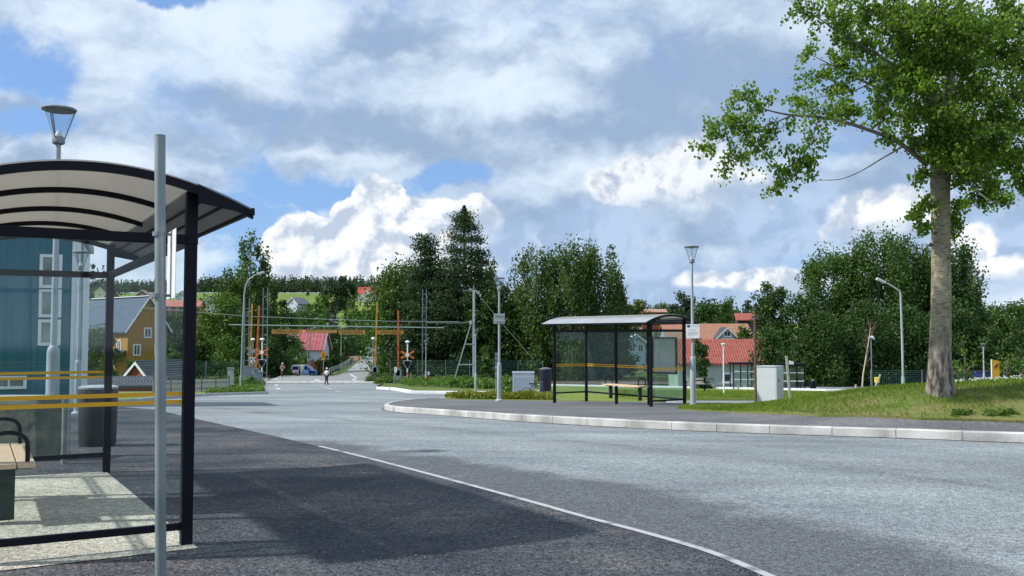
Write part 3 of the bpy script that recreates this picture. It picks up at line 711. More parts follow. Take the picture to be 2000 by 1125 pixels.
# ------------------------------------------------------------------ lantern street lamps
lampglass = glassmat('lantern_glass', (.90, .93, .95), 1.0, .03, .05)
def lantern(label, loc, H, detail=True, wide=1.0, name='street_lamp'):
    t = thing(name, label, 'street lamp', loc, 0, 'lantern street lamps with flat round caps')
    hz = H - .56; k = wide
    MB().lathe([(.165, -.3), (.165, .03), (.13, .06), (.090, .10), (.088, 1.45), (.075, 1.52), (.045, 1.56)], (0, 0, 0), 20).build('base_sleeve', polegrey, t, smooth=True)
    MB().tube([(0, 0, 1.5), (0, 0, hz)], [.045 * k, .034 * k], 14).build('pole', polegrey, t, smooth=True)
    MB().lathe([(.05, 0), (.085, .02), (.088, .09), (.075, .11), (.03, .14), (.02, .20)], (0, 0, hz - .02), 20).build('collar', lampgrey, t, smooth=True)
    MB().lathe([(.078, .08), (.205, .475)], (0, 0, hz), 20).build('lantern_glass', lampglass, t, smooth=True)
    b = MB().lathe([(.228, 0), (.238, .018), (.225, .035), (.05, .052), (.02, .06)], (0, 0, hz + .475), 24)
    b.lathe([(.03, -.03), (.20, .001)], (0, 0, hz + .474), 20); cap = b.build('cap', lampgrey, t, smooth=True)
    b = MB()
    for a in (20, 140, 260):
        c, s = math.cos(R(a)), math.sin(R(a)); b.bar((c * .082, s * .082, hz + .07), (c * .215, s * .215, hz + .48), .013)
    b.build('lantern_frame', lampgrey, cap)
    MB().lathe([(.055, .10), (.05, .13), (.015, .19)], (0, 0, hz), 16).build('lamp_bulb_holder', white, t, smooth=True)
    return t
def lamp_px(u, vbase, vtop, D, label, uo=None, **k):
    x = X(uo or u, D, 700); z0 = gz(x, D) if vbase is None else Z(vbase, D)
    return lantern(label, (x, D, z0), Z(vtop, D) - z0, **k)
lamp_px(104, 890, 205, 13.5, 'nearest lantern lamp, its pole rising behind the left shelter glass')
lamp_px(153, None, 488, 27.5, 'lantern lamp in front of the white edge of the blue building')
t3 = lamp_px(1353, 794, 478, 29.6, 'lantern lamp carrying the square white notice beside the far shelter', wide=1.1)
t2 = lamp_px(975, 783, 540, 38.7, 'lantern lamp with a small pale square sign near its middle, before the dark trees', wide=1.1)
lamp_px(929, None, 643, 75, 'small lantern lamp right beside the braced railway pole')
lamp_px(832, None, 664, 97, 'small lantern lamp in front of the lattice mast right of the crossing')
lamp_px(1921, None, 670, 82, 'white-looking lantern lamp behind the mound left of the yellow pillar', wide=1.35)
# notice on the third lamp
zn = lambda v: Z(v, 29.6)
t = thing('notice_board', 'white square information notice with a dark blue corner field on a lamp pole', 'notice', (X(1352, 29.6, 648), 29.50, (zn(632) + zn(662)) / 2), R(-14))
w_, h_ = 25.5 * 29.5 / F, 27.5 * 29.5 / F
MB().box((0, 0, 0), (w_, .02, h_)).build('board', white, t)
MB().box((-w_ * .32, -.0125, h_ * .36), (w_ * .22, .004, h_ * .18)).build('blue_emblem', mat('emblem_blue', (.03, .06, .22), .5), t)
b = MB(); rnd = random.Random(4)
for k, (z, x0, x1) in enumerate([(.38, -.10, .40), (.14, -.36, .30), (.06, -.36, .22), (-.08, -.36, .36), (-.14, -.36, .34), (-.22, -.36, .36), (-.30, -.36, .10)]):
    x = x0
    while x < x1:
        wd = rnd.uniform(.04, .10); b.box(((x + wd / 2) * w_, -.0125, z * h_), (wd * w_, .003, (.05 if k == 0 else .018) * h_)); x += wd + .025
b.build('lettering', mat('grey_print', (.34, .38, .46), .6), t)
t = thing('small_square_sign', 'pale grey square sign seen from behind, fixed to the lamp before dark trees', 'sign', (X(975, 38.62, 622), 38.60, Z(622.5, 38.6)))
MB().box((0, .0, 0), (22 * 38.6 / F, .012, 20 * 38.6 / F)).build('plate', mat('sign_back_grey', (.30, .36, .36), .5, (.36, .42, .42), 4), t)
b = MB(); [b.box((0, -.015, z), (.34, .02, .025)) for z in (-.12, .12)]; b.build('bracket', galv_dark, t)

# ------------------------------------------------------------------ other lamps
def arm_lamp(label, u, D, vtop, pts, head, r=.075, hs=(.55, .22, .12)):
    x = X(u, D); z0 = gz(x, D); t = thing('road_lamp', label, 'road lamp', (x, D, z0))
    path = [(X(a, D, v) - x, 0, Z(v, D) - z0) for a, v in pts]; n = len(path)
    MB().tube([(0, 0, -.3), (0, 0, 1.3)], r * 1.5, 12).build('base_sleeve', polegrey, t, smooth=True)
    MB().tube([(0, 0, .5)] + path, [r] + [r * (1 - .45 * i / n) for i in range(n)], 10).build('pole', polegrey, t, smooth=True)
    (a, v), (a2, v2) = head; p = Vector((X(a, D, v) - x, 0, Z(v, D) - z0)); q = Vector((X(a2, D, v2) - x, 0, Z(v2, D) - z0))
    b = MB().bar(p, q, hs[1], hs[2]); m = p.lerp(q, .5); b.bar(p.lerp(q, .1) + Vector((0, 0, -.06)), q + Vector((0, 0, -.06)), hs[1] * .7, hs[2] * .6)
    b.build('lamp_head', mat('lamp_head_grey', (.50, .52, .53), .4), t, bevel=.02)
    return t
arm_lamp('tall curved-arm road lamp on the grass left of the crossing', 471, 82, 532, [(474, 640), (477, 575), (480, 556), (487, 545), (497, 538), (506, 534)], ((503, 535), (516, 531)), .062, (.5, .28, .16))
arm_lamp('slim straight road lamp with a bent arm behind the grassy mound', 1763, 70, 545, [(1762, 660), (1759, 575), (1757, 568), (1740, 557), (1727, 551)], ((1729, 552), (1712, 544)), .085, (.5, .3, .17))
D = 128; x = X(477, D); z0 = gz(x, D); t = thing('road_lamp', 'distant twin-armed road lamp between the left railway masts', 'road lamp', (x, D, z0))
MB().tube([(0, 0, 0), (0, 0, Z(616, D) - z0)], .08, 8).build('pole', polegrey, t)
for s, a, v in ((-1, 461, 606), (1, 491, 607)):
    e = (X(a, D, v) - x, 0, Z(v, D) - z0); MB().bar((0, 0, Z(618, D) - z0), e, .07).build('arm', polegrey, t)
    f = (e[0] - s * .55, 0, e[2] - .18); MB().bar(e, f, .3, .16).build('lamp_head', mat('lamp_head_grey', (0, 0, 0)), t)
for u, D, vt, lab in ((606, 150, 643, 'distant road lamp over the roof of the white house'), (666, 190, 650, 'distant road lamp beside the far guard rail'), (602, 140, 645, None), (632, 135, 640, None)):
    if lab is None: continue
    x = X(u, D); z0 = gz(x, D); t = thing('road_lamp', lab, 'road lamp', (x, D, z0))
    MB().tube([(0, 0, 0), (0, 0, Z(vt, D) - z0)], [.09, .06], 8).build('pole', polegrey, t); MB().bar((-.1, 0, Z(vt, D) - z0 + .05), (.75, 0, Z(vt - 3, D) - z0 + .05), .3, .16).build('lamp_head', mat('lamp_head_grey', (0, 0, 0)), t)
D = 66; x = X(1413, D); z0 = Z(773, D); t = thing('path_lamp', 'short slim white path lamp before the green cottage', 'path lamp', (x, D, z0))
MB().tube([(0, 0, -.3), (0, 0, Z(676, D) - z0)], [.055, .04], 10).build('pole', white, t, smooth=True); MB().lathe([(.05, 0), (.07, .06), (.16, .16), (.16, .20), (.05, .24)], (0, 0, Z(677, D) - z0), 14).build('lamp_head', white, t, smooth=True)
D = 88; x = X(1702, D); z0 = gz(x, D); t = thing('path_lamp', 'white curved lamp head against dark trees left of the bent road lamp', 'path lamp', (x, D, z0))
MB().tube([(0, 0, 0), (0, 0, Z(662, D) - z0)], .045, 8).build('pole', galv_dark, t)
MB().tube([(X(1697, D) - x, 0, Z(661, D) - z0), (X(1700, D) - x, 0, Z(658.5, D) - z0), (X(1705, D) - x, 0, Z(658.5, D) - z0), (X(1708.5, D) - x, 0, Z(662, D) - z0)], [.08, .13, .13, .09], 8).build('lamp_head', white, t, smooth=True)

# ------------------------------------------------------------------ bins, block, cabinet, small street things
D = 14.9; x0, x1 = X(137, D, 800), X(208, D, 800); xm = (x0 + x1) / 2; zt = Z(738, D) ; w = x1 - x0
t = thing('litter_box', 'bulky dark waste container with pale lid behind the far glass of the near shelter', 'waste container', (xm, D + .35, gz(xm, D) + .006), R(8))
MB().lathe([(w * .47, 0), (w * .49, .04), (w * .52, zt - .08), (w * .50, zt - .03)], (0, 0, 0), 28).build('body', mat('dark_grey_plastic', (.018, .022, .022), .55, (.032, .037, .034), 3), t, smooth=True)
MB().lathe([(w * .52, 0), (w * .53, .03), (w * .40, .05)], (0, 0, zt - .035), 28).build('lid', mat('lid_grey', (.35, .39, .40), .5), t, smooth=True)
MB().box((0, -w * .5, zt - .16), (.5, .04, .03)).build('handle', black, t)
D = 12.9; x0, x1 = X(-60, D, 830), X(82, D, 830); xm = (x0 + x1) / 2
t = thing('stone_block', 'rough olive-grey stone block with pale top behind the near bench', 'stone block', (xm, D + .35, gz(xm, D)))
b = MB().box((0, 0, .40), (x1 - x0, .75, .86), taper=.9); o = b.build('block', mat('mossy_stone', (.09, .10, .075), .95, (.15, .155, .12), 4, bump=1, bscale=8), t, bevel=.06)
MB().box((0, 0, .845), ((x1 - x0) * .86, .62, .03)).build('pale_top', mat('pale_stone', (.33, .33, .31), .9, (.42, .42, .39), 6), t, bevel=.015)  # top slab paler than the sides of the block
D = 12.6; x = X(127, D, 800); t = thing('marker_post', 'thin grey post with a pipe clamp between the lamp and the dark container', 'post', (x, D, gz(x, D)))
MB().tube([(0, 0, -.2), (0, 0, Z(757, D))], .035, 12).build('tube', mat('olive_grey', (.20, .22, .18), .5, (.28, .30, .25), 6), t, smooth=True)
MB().lathe([(.042, 0), (.042, .05), (.03, .06)], (0, 0, Z(764, D) - .05), 14).build('cap', galv_dark, t, smooth=True); MB().box((.055, 0, Z(820, D)), (.05, .03, .02)).build('clamp', galv, t)
MB().tube([(.07, 0, .1), (.07, 0, Z(764, D))], .008, 6).build('rod', galv, t)
D = 30.5; x = X(1478, D, 750); x1 = x + .84; z0 = Z(784, D)
t = thing('utility_cabinet', 'pale grey steel utility cabinet standing on the lawn before the small glass shelters', 'cabinet', (x, D, z0), R(-35))
wd = (x1 - x) * .80; h = Z(716, D) - z0
MB().box((wd / 2, .30, h / 2 - .05), (wd, .60, h + .1)).build('body', mat('cabinet_grey', (.50, .55, .58), .5, (.56, .60, .62), 2), t, bevel=.012)
MB().box((wd / 2, .30, h + .012), (wd + .03, .64, .03)).build('lid', mat('cabinet_lid', (.44, .48, .50), .5), t, bevel=.006)
MB().box((wd + .004, .30, h * .5), (.006, .52, h * .86)).build('door', mat('cabinet_door', (.42, .47, .50), .5, (.48, .52, .55), 2), t); MB().box((wd + .02, .12, h * .62), (.02, .03, .12)).build('handle', galv_dark, t)
D = 32; t = thing('wooden_stake', 'leaning weathered wooden stake just right of the pale cabinet', 'stake', P(1544, 776, D))
q = P(1536, 696, D) - Vector(t.location); MB().bar((0, 0, -.2), q, .07, .07).build('stake', mat('weathered_wood', (.36, .35, .32), .8, (.46, .45, .42), 9), t)
MB().bar(q * .985 + Vector((-.002, -.002, 0)), q * 1.004, .074, .074).build('cut_end', mat('fresh_wood', (.55, .52, .45), .8), t)
D = 32.9; x = X(1475, D); t = thing('wooden_mast', 'slim dark brown mast standing left of the pale cabinet', 'mast', (x, D, gz(x, D)))
MB().tube([(0, 0, 0), (0, 0, Z(608, D) - t.location.z)], [.05, .04], 8).build('mast', mat('brown_mast', (.10, .06, .045), .8, (.15, .09, .07), 7), t); MB().bar((-.12, 0, Z(622, D) - t.location.z), (.12, 0, Z(622, D) - t.location.z), .05).build('crossbar', galv_dark, t)
D = 78; t = thing('round_litter_bin', 'black cylindrical litter bin near the white kerb left of the tree stakes', 'litter bin', (X(1587, D), D, Z(768, D)))
MB().lathe([(.24, 0), (.25, .9), (.26, .92), (.24, .98), (.10, 1.02)], (0, 0, 0), 18).build('body', black, t, smooth=True); MB().lathe([(.12, 0), (.14, .06), (.05, .1)], (0, 0, 1.02), 12).build('ashtray_cap', galv, t, smooth=True)
D = 53; x0, x1 = X(1054, D), X(1077, D); t = thing('round_litter_bin', 'large black round waste bin left of the far shelter', 'litter bin', ((x0 + x1) / 2, D, Z(771, D)))
r_ = (x1 - x0) / 2; hh = Z(722, D) - t.location.z
MB().lathe([(r_ * .95, 0), (r_, .05), (r_, hh), (r_ * .9, hh + .03)], (0, 0, 0), 24).build('body', mat('navy_black', (.012, .014, .03), .3), t, smooth=True)
MB().lathe([(r_ * 1.05, 0), (r_ * 1.0, .05), (.1, .11)], (0, 0, hh + .02), 24).build('lid', mat('lid_dark', (.10, .10, .12), .35), t, smooth=True)
D = 60; t = thing('waiting_bench', 'long weathered bench before the green cottage wall', 'bench', (X(1343, D), D + 1.5, Z(762, D + 1.5)))
wl = X(1384, D) - X(1343, D)
b = MB(); [b.box((wl / 2, 0, z), (wl, .10, .12)) for z in (.52, .72)]; b.build('backrest', mat('weathered_wood', (0, 0, 0)), t); MB().box((wl / 2, -.25, .42), (wl, .40, .05)).build('seat', mat('weathered_wood', (0, 0, 0)), t)
for xx in (.1, wl): MB().box((xx, -.1, .30 if xx < 1 else .40), (.10, .45 if xx < 1 else .16, .6 if xx < 1 else .85)).build('leg', black, t)
# ------------------------------------------------------------------ level crossing
def boom(label, u0, vb, u1, vt, D, m, w=.19):
    x = X(u0, D, vb); z0 = gz(x, D); t = thing('crossing_barrier', label, 'barrier', (x, D, z0), 0, 'raised level crossing barriers')
    a = Vector((0, -.15, 1.7)); e = Vector((X(u1, D, vt) - x, -.15, Z(vt, D) - z0)); mid = a.lerp(e, .55)
    MB().box((0, 0, .75), (.75, .6, 1.5)).build('drive_box', mat('barrier_box_grey', (.16, .22, .26), .5, (.22, .28, .32), 3), t, bevel=.03)
    b = MB().bar(a, e, w, .12, up=(0, 1, 0)); bo = b.build('boom', m, t)
    L = 9
    for i in range(1, L, 2): MB().bar(a.lerp(e, i / L) + Vector((0, -.002, 0)), a.lerp(e, (i + .45) / L) + Vector((0, -.002, 0)), w + .01, .13, up=(0, 1, 0)).build('stripe', redp if m is orangep else orangep, bo)
    MB().bar(Vector((0, -.15, .9)), a, .40, .3, up=(0, 1, 0)).build('hinge', galv_dark, t)
    MB().bar(Vector((.2, .2, .4)), Vector((.2, .2, 1.9)), .12).build('counterweight', galv_dark, t)
    return t
boom('raised yellow barrier arm, rear left of the four, behind the curved road lamp', 489, 712, 493, 593, 112, yellowp)
boom('raised orange red barrier arm, front left, beside the red and yellow crossing cross', 501, 724, 507, 597, 103, orangep)
boom('raised yellow barrier arm on the far right verge, partly white', 733, 720, 737, 590, 112, yellowp)
boom('raised orange barrier arm, front right, left of the crossing signal', 778, 732, 778, 606, 103, orangep)
def crosssign(label, u, v, D, vt, facing=True, mast=(.7)):
    x = X(u, D, v); z0 = gz(x, D); t = thing('crossing_signal', label, 'crossing signal', (x, D, z0), 0, 'level crossing signals')
    zc = Z(v, D) - z0; zt = Z(vt, D) - z0; y = -.12 if facing else .12
    b = MB().tube([(0, 0, 0), (0, 0, zc + 1.3)], .07, 10); b.build('pole', white if facing else galv, t, smooth=True)
    if facing:
        b = MB()
        for z0_, z1_ in ((.5, .9), (1.0, 1.35)): b.lathe([(.078, z0_), (.078, z1_)], (0, 0, 0), 10)
        b.build('pole_band', orangep, t)
    arm = MB(); tip = MB()
    for a in (28, -28, 152, -152):
        c, s = math.cos(R(a)), math.sin(R(a)); p = lambda r, q=0: Vector((c * r, y + q, zc + s * r))
        arm.bar(p(.18), p(.80), .24, .03, up=(0, 1, 0)); tip.bar(p(.34, -.02 if facing else .02), p(.74, -.02 if facing else .02), .13, .012, up=(0, 1, 0))
    arm.build('cross_arm', redp if facing else galv, t); tip.build('cross_inlay', yellowp if facing else white, t)
    MB().tube([(0, y * 1.3, zc), (0, y * 1.7, zc)], .22, 16).build('cross_hub', white, t, smooth=True)
    pts = []
    for k, (a, r) in enumerate([(0, 0)]): pass
    def tri(s, yy): # rounded triangle pointing down
        out = []
        for cx, cz, a0 in ((-.28, .20, 60), (-.0, -.36, 210), (.28, .20, -30)):
            pass
        for (cx, cz), (a0, a1) in (((.26, .20), (-30, 90)), ((-.26, .20), (90, 210)), ((0, -.30), (210, 330))):
            for q in np.linspace(a0, a1, 6): out.append((cx * s + .14 * s * math.cos(R(q)), yy, zt + cz * s + .14 * s * math.sin(R(q))))
        return out
    MB().prism(tri(1.12, y * 1.2), (0, .03 if facing else -.03, 0)).build('signal_border', white, t)
    MB().prism(tri(1.0, y * 1.2 - (.02 if facing else -.02)), (0, .02, 0)).build('signal_plate', black, t)
    b = MB()
    for cx, cz in ((-.24, .16), (.24, .16), (0, -.26)): b.tube([(cx, y * 1.2 - .03, zt + cz), (cx, y * 1.2 - .12, zt + cz)], .095, 12)
    b.build('signal_lamp', mat('dark_lens', (.05, .02, .03), .2), t)
    MB().lathe([(.05, 0), (.24, .05), (.26, .12), (.20, .22), (.06, .27)], (0, 0, zc + 1.25), 16).build('bell', white, t, smooth=True)
    return t
crosssign('red and yellow crossing cross with dark triangular signal, right side of the road', 796, 693, 101, 711)
crosssign('red and yellow crossing cross with signal at the front left of the crossing', 512, 688, 101, 709)
crosssign('crossing signal seen from its pale back, left side behind the barrier arms', 494, 686, 110, 704, False)
crosssign('crossing signal seen from its pale back at the far right side by the yellow barrier', 729, 684, 112, 703, False)

latt = mat('lattice_steel', (.13, .17, .20), .5, (.20, .25, .28), 5, metal=.2)
def lattice(label, u, D, vt, w=.52, head=True):
    x = X(u, D); z0 = gz(x, D); H = Z(vt, D, u) - z0; t = thing('lattice_mast', label, 'railway mast', (x, D, z0), 0, 'railway masts')
    b = MB()
    for s in (-1, 1): b.box((s * w / 2, 0, H / 2), (.09, .14, H))
    b.build('upright', latt, t); z = 1.0
    while z < H - .3: MB().box((0, 0, z), (w, .05, .09)).build('batten', latt, t); z += 1.45
    MB().box((0, 0, .15), (w + .4, .6, .5)).build('foot', concrete, t)
    return t, H
lattice('dark lattice railway mast left of the yellow barrier arms', 481, 106, 583)
lattice('tall dark lattice railway mast right of the orange barrier on the left side', 517, 108, 562)
m3, H3 = lattice('dark lattice railway mast right of the right-hand crossing cross', 828.5, 102.5, 565, .40)
D = 99; x = X(925, D); z0 = gz(x, D); zz = lambda v: Z(v, D) - z0; xx = lambda u, v=680: X(u, D, v) - x
t = thing('braced_railway_pole', 'grey railway pole with a slanting ladder brace and insulators at its top', 'railway pole', (x, D, z0), 0, 'railway masts')
MB().box((0, 0, zz(566) / 2), (.24, .24, zz(566))).build('pole', mat('steel_light', (.34, .40, .44), .5, (.42, .48, .52), 4), t)
MB().tube([(0, 0, zz(566)), (0, 0, zz(556))], .04, 8).build('tip', galv, t)
b = MB().bar((xx(884), -.1, 0), (xx(919), -.1, zz(634)), .10); b.bar((xx(907), -.1, zz(672)), (0, -.1, zz(672)), .09); b.bar((xx(896), -.1, zz(712)), (0, -.1, zz(712)), .09); b.build('brace', mat('steel_light', (0, 0, 0)), t)
b = MB().bar((xx(904), 0, zz(567)), (xx(924), 0, zz(569)), .07); b.bar((xx(924), 0, zz(607)), (xx(936), 0, zz(607)), .06); b.bar((xx(926), 0, zz(570)), (xx(938), 0, zz(573)), .12); b.build('crossarm', galv, t)
b = MB()
for u, v in ((930, 570), (934, 572), (938, 577)): b.lathe([(.06, -.16), (.14, -.08), (.06, 0), (.14, .08), (.05, .16)], (xx(u), 0, zz(v)), 10)
b.box((xx(919.5), -.15, zz(630)), (.3, .2, .4)); b.build('insulator', mat('porcelain', (.55, .57, .60), .25, (.30, .25, .22), 5), t, smooth=True)
MB().tube([(xx(936), 0, zz(577)), (xx(975), 0, zz(625)), (xx(1042), 0, zz(702))], .03, 6).build('guy_wire', mat('wire_grey', (.20, .22, .22), .6), t)
# wires along the railway
wirem = mat('copper_wire_patina', (.20, .28, .26), .5)
def wire(name, label, cat, pts, r, D):
    b = MB().tube([(X(u, D, v), D, Z(v, D)) for u, v in pts], r, 6); o = b.build(name, wirem); tag(o, label, cat); return o
wire('contact_wire', 'upper overhead wire crossing the picture above the level crossing, ending at the braced pole', 'overhead wire', [(-60, 568), (150, 592), (330, 605), (480, 617.5), (620, 623), (760, 627.5), (898, 628.5)], .04, 106)
wire('messenger_wire', 'thin overhead wire just above the upper one right of the lattice mast', 'overhead wire', [(834, 630.5), (905, 631), (918, 628)], .035, 100)
D = 104; b = MB().bar((X(447, D, 634), D, Z(634, D)), (X(866, D, 640), D, Z(640, D)), .10)
tb = tag(b.build('support_tube', mat('tube_verdigris', (.36, .48, .46), .5)), 'horizontal grey-green tube above the crossing carrying the yellow warning boards', 'support tube')
def board(label, u0, u1, v0, v1, D, words):
    x = (X(u0, D) + X(u1, D)) / 2; w = X(u1, D) - X(u0, D); zc = (Z(v0, D) + Z(v1, D)) / 2; h = Z(v0, D) - Z(v1, D)
    t = thing('warning_board', label, 'warning board', (x, D, zc), 0, 'yellow boards hung over the crossing')
    MB().box((0, 0, 0), (w, .04, h)).build('plate', mat('board_ochre', (.42, .25, .06), .6, (.36, .20, .05), 3), t); 
    b = MB()
    for s in (1, -1): b.box((0, -.025, s * (h / 2 - .02)), (w, .012, .04)); b.box((s * (w / 2 - .02), -.025, 0), (.04, .012, h - .08))
    b.build('border', mat('board_edge', (.42, .19, .05), .6), t)
    if words: text_mesh('lettering', words, h * .82, mat('board_black', (.10, .06, .02), .6), t, (0, -.035, -.01), (math.pi / 2, 0, 0), w * .92 / (len(words) * h * .50))
    b = MB(); zt_ = Z(640, D) - zc
    for f in (-.46, -.15, .15, .46): b.bar((f * w, 0, h / 2), (f * w, 0, zt_), .025)
    b.build('hanger', wirem, t); return t
board('yellow warning board hung left, above the red roofed white house', 530, 588, 643.5, 652, 110, 'LIVSFARLIG LEDNING')
board('yellow warning board hung in the middle over the crossing', 661, 713, 644.5, 653, 103.5, 'LIVSFARLIG LEDNING')
board('yellow warning board hung at the right between two barrier arms', 736, 787, 644.5, 653, 103.5, 'LIVSFARLIG LEDNING')
board('narrow yellow warning board seen behind, over the house roof', 597, 658, 644, 650.5, 114, None)
# warning sign, small posts, gates
D = 124; x = X(632, D); t = thing('round_warning_sign', 'round orange-yellow road sign on a pole right of the white house', 'road sign', (x, D, gz(x, D)))
MB().tube([(0, 0, 0), (0, 0, Z(634, D) - t.location.z)], .05, 8).build('pole', galv, t)
MB().tube([(0, -.08, Z(692, D) - t.location.z), (0, -.12, Z(692, D) - t.location.z)], .42, 20).build('disc', yellowp, t); MB().tube([(0, -.12, Z(692, D) - t.location.z), (0, -.14, Z(692, D) - t.location.z)], .22, 16).build('emblem', orangep, t)
MB().tube([(0, -.08, Z(700, D) - t.location.z), (0, -.12, Z(700, D) - t.location.z)], .26, 16).build('disc', yellowp, t)
for u, D, vt, m, lab in ((601, 128, 640, galv, 'thin grey pole left of the white house'), (387, 80, 735, galv_dark, None), (770, 100, 730, galv, 'thin grey stake left of the right orange barrier'), (803, 99, 727, galv, 'thin grey stake right of the crossing signal')):
    if not lab: continue
    x = X(u, D); t = MB().tube([(x, D, gz(x, D)), (x, D, Z(vt, D))], .05, 8).build('thin_pole', m); tag(t, lab, 'pole')
D = 100; x = X(772, D); t = thing('small_white_sign', 'small white sign between the two right barrier arms', 'sign', (x, D, gz(x, D))); MB().tube([(0, 0, 0), (0, 0, Z(716, D) - t.location.z)], .04, 8).build('pole', galv, t); MB().box((.05, -.06, Z(722, D) - t.location.z), (.28, .03, .55)).build('plate', white, t)
D = 97; x = X(837, D); t = thing('small_red_sign', 'small white and red sign on the mesh fence right of the lattice mast', 'sign', (x, D, Z(735, D))); MB().box((0, 0, .3), (.22, .03, .36)).build('plate', white, t); MB().box((.0, 0, -.12), (.22, .03, .42)).build('plate', redp, t)
D = 46; x = X(970, D); t = thing('signal_post', 'dark slender post with stacked fittings left of the lamp with the square sign', 'post', (x, D, gz(x, D)))
MB().tube([(0, 0, 0), (0, 0, Z(690, D) - t.location.z)], .06, 10).build('post', galv_dark, t)
b = MB(); [b.box((0, -.04, Z(v, D) - t.location.z), (.17, .12, .16)) for v in (692, 700, 708, 722, 735)]; b.bar((-.2, 0, Z(718, D) - t.location.z), (.1, 0, Z(718, D) - t.location.z), .03); b.build('fitting', latt, t)

# ------------------------------------------------------------------ fences
meshm = mat('green_fence_wire', (.035, .10, .085), .5)
def mesh_fence(label, pts, H, m=meshm, post=.06, gap=2.6, nh=9, dv=.18):
    t = thing('mesh_fence', label, 'fence', (pts[0][0], pts[0][1], gz(*pts[0]))); o = Vector(t.location)
    p = densify([Vector(q) for q in pts], gap)
    for q in p:
        MB().box((q.x - o.x, q.y - o.y, gz(q.x, q.y) - o.z + H / 2), (post, post, H + .1)).build('post', galv, t)
    b = MB()
    for a, c in zip(p[:-1], p[1:]):
        za, zc = gz(a.x, a.y) - o.z, gz(c.x, c.y) - o.z
        for k in range(nh): 
            z = .12 + (H - .15) * k / (nh - 1); b.bar((a.x - o.x, a.y - o.y, za + z), (c.x - o.x, c.y - o.y, zc + z), .028)
        n = int((c - a).length / dv)
        for k in range(1, n):
            q = a.lerp(c, k / n); zq = za + (zc - za) * k / n; b.bar((q.x - o.x, q.y - o.y, zq + .1), (q.x - o.x, q.y - o.y, zq + H), .016)
    b.build('wire_panel', m, t)
mesh_fence('green wire mesh fence with grey posts along the railway right of the crossing', [(X(762, 113), 113), (X(870, 112), 112), (X(1060, 110), 110)], 2.3)
mesh_fence('dark green mesh fence far right behind the big tree', [(X(1700, 88), 88), (X(1800, 88), 88), (X(1960, 92), 92)], 1.7)
mesh_fence('dark green mesh fence behind the picket fence on the left', [(X(330, 113), 113), (X(475, 113), 113)], 2.2, gap=3.2)
D = 82; t = thing('picket_fence', 'grey wooden picket fence along the left pavement', 'picket fence', (X(300, 68), 68, gz(X(300, 68), 68))); o = Vector(t.location)
b = MB(); a, c = Vector((X(300, 66), 66)), Vector((X(447, 76), 76)); n = 70
for i in range(n + 1):
    q = a.lerp(c, i / n); z = gz(q.x, q.y) - o.z + .15; b.box((q.x - o.x, q.y - o.y, z + .46), (.065, .025, .92))
b.build('picket', mat('grey_picket', (.26, .28, .28), .8, (.36, .38, .37), 9), t); b = MB()
for z in (.28, .72): b.bar((a.x - o.x, a.y - o.y + .04, gz(a.x, a.y) - o.z + .15 + z), (c.x - o.x, c.y - o.y + .04, gz(c.x, c.y) - o.z + .15 + z), .05, .09)
b.build('rail', mat('grey_picket', (0, 0, 0)), t)
for i in range(6):
    q = a.lerp(c, i / 5); MB().box((q.x - o.x, q.y - o.y + .08, gz(q.x, q.y) - o.z + .7), (.10, .10, 1.3)).build('post', mat('dark_post', (.10, .10, .09), .8), t)
D = 84; x = X(451, D); t = thing('grey_fence_end', 'tall pale grey panel at the end of the picket fence', 'fence panel', (x, D, gz(x, D))); MB().box((0, 0, .9), (.55, .12, 1.9)).build('panel', mat('grey_panel', (.24, .28, .29), .6, (.32, .36, .37), 5), t); MB().box((0, 0, 1.92), (.65, .2, .12)).build('cap', galv, t)
for u, D, vt, vb, lab in ((505, 99, 727, 748, 'grey control cabinet at the foot of the left barriers'), (486, 108, 716, 742, 'smaller pale control cabinet behind the left road lamp')):
    x = X(u, D); z0 = gz(x, D); h = Z(vt, D) - z0; t = thing('control_cabinet', lab, 'cabinet', (x, D, z0)); MB().box((0, 0, h / 2), (.8, .5, h)).build('body', mat('control_blue_grey', (.16, .24, .30), .5, (.22, .30, .36), 3), t, bevel=.03)
    MB().box((0, 0, h + .03), (.9, .6, .06)).build('lid', galv, t); MB().box((.0, -.26, h * .5), (.62, .02, h * .8)).build('door', mat('control_door', (.13, .19, .24), .5), t)
# long guard rail on the far left road edge
b = MB(); pr = [WP(655, 124), WP(672, 138), WP(688, 165), WP(697, 195)]
t = thing('guard_rail', 'pale guard rail along the left edge of the road beyond the crossing', 'guard rail', (pr[0][0], pr[0][1], gz(*pr[0]))); o = Vector(t.location)
for k, z in ((0, .55), (1, .85)):
    b = MB(); pp = densify([Vector(q) for q in pr], 3)
    for a, c in zip(pp[:-1], pp[1:]): b.bar((a.x - o.x - .8, a.y - o.y, -3.62 - o.z + z), (c.x - o.x - .8, c.y - o.y, -3.62 - o.z + z), .08, .16)
    b.build('rail', galv, t)
for q in pp: MB().box((q.x - o.x - .8, q.y - o.y, -3.62 - o.z + .25), (.09, .09, 1.4)).build('post', galv_dark, t)
D = 196; x = X(692, D); t = thing('road_works_barrier', 'orange and white road works barrier beside the far road', 'barrier', (x, D, gz(x, D)))
MB().box((0, 0, .75), (2.0, .1, .9)).build('board', mat('salmon_board', (.62, .30, .20), .6, (.70, .50, .40), 2), t); b = MB(); [b.box((s, 0, .6), (.2, .4, 1.3)) for s in (-1.0, 1.0)]; b.build('post', orangep, t)

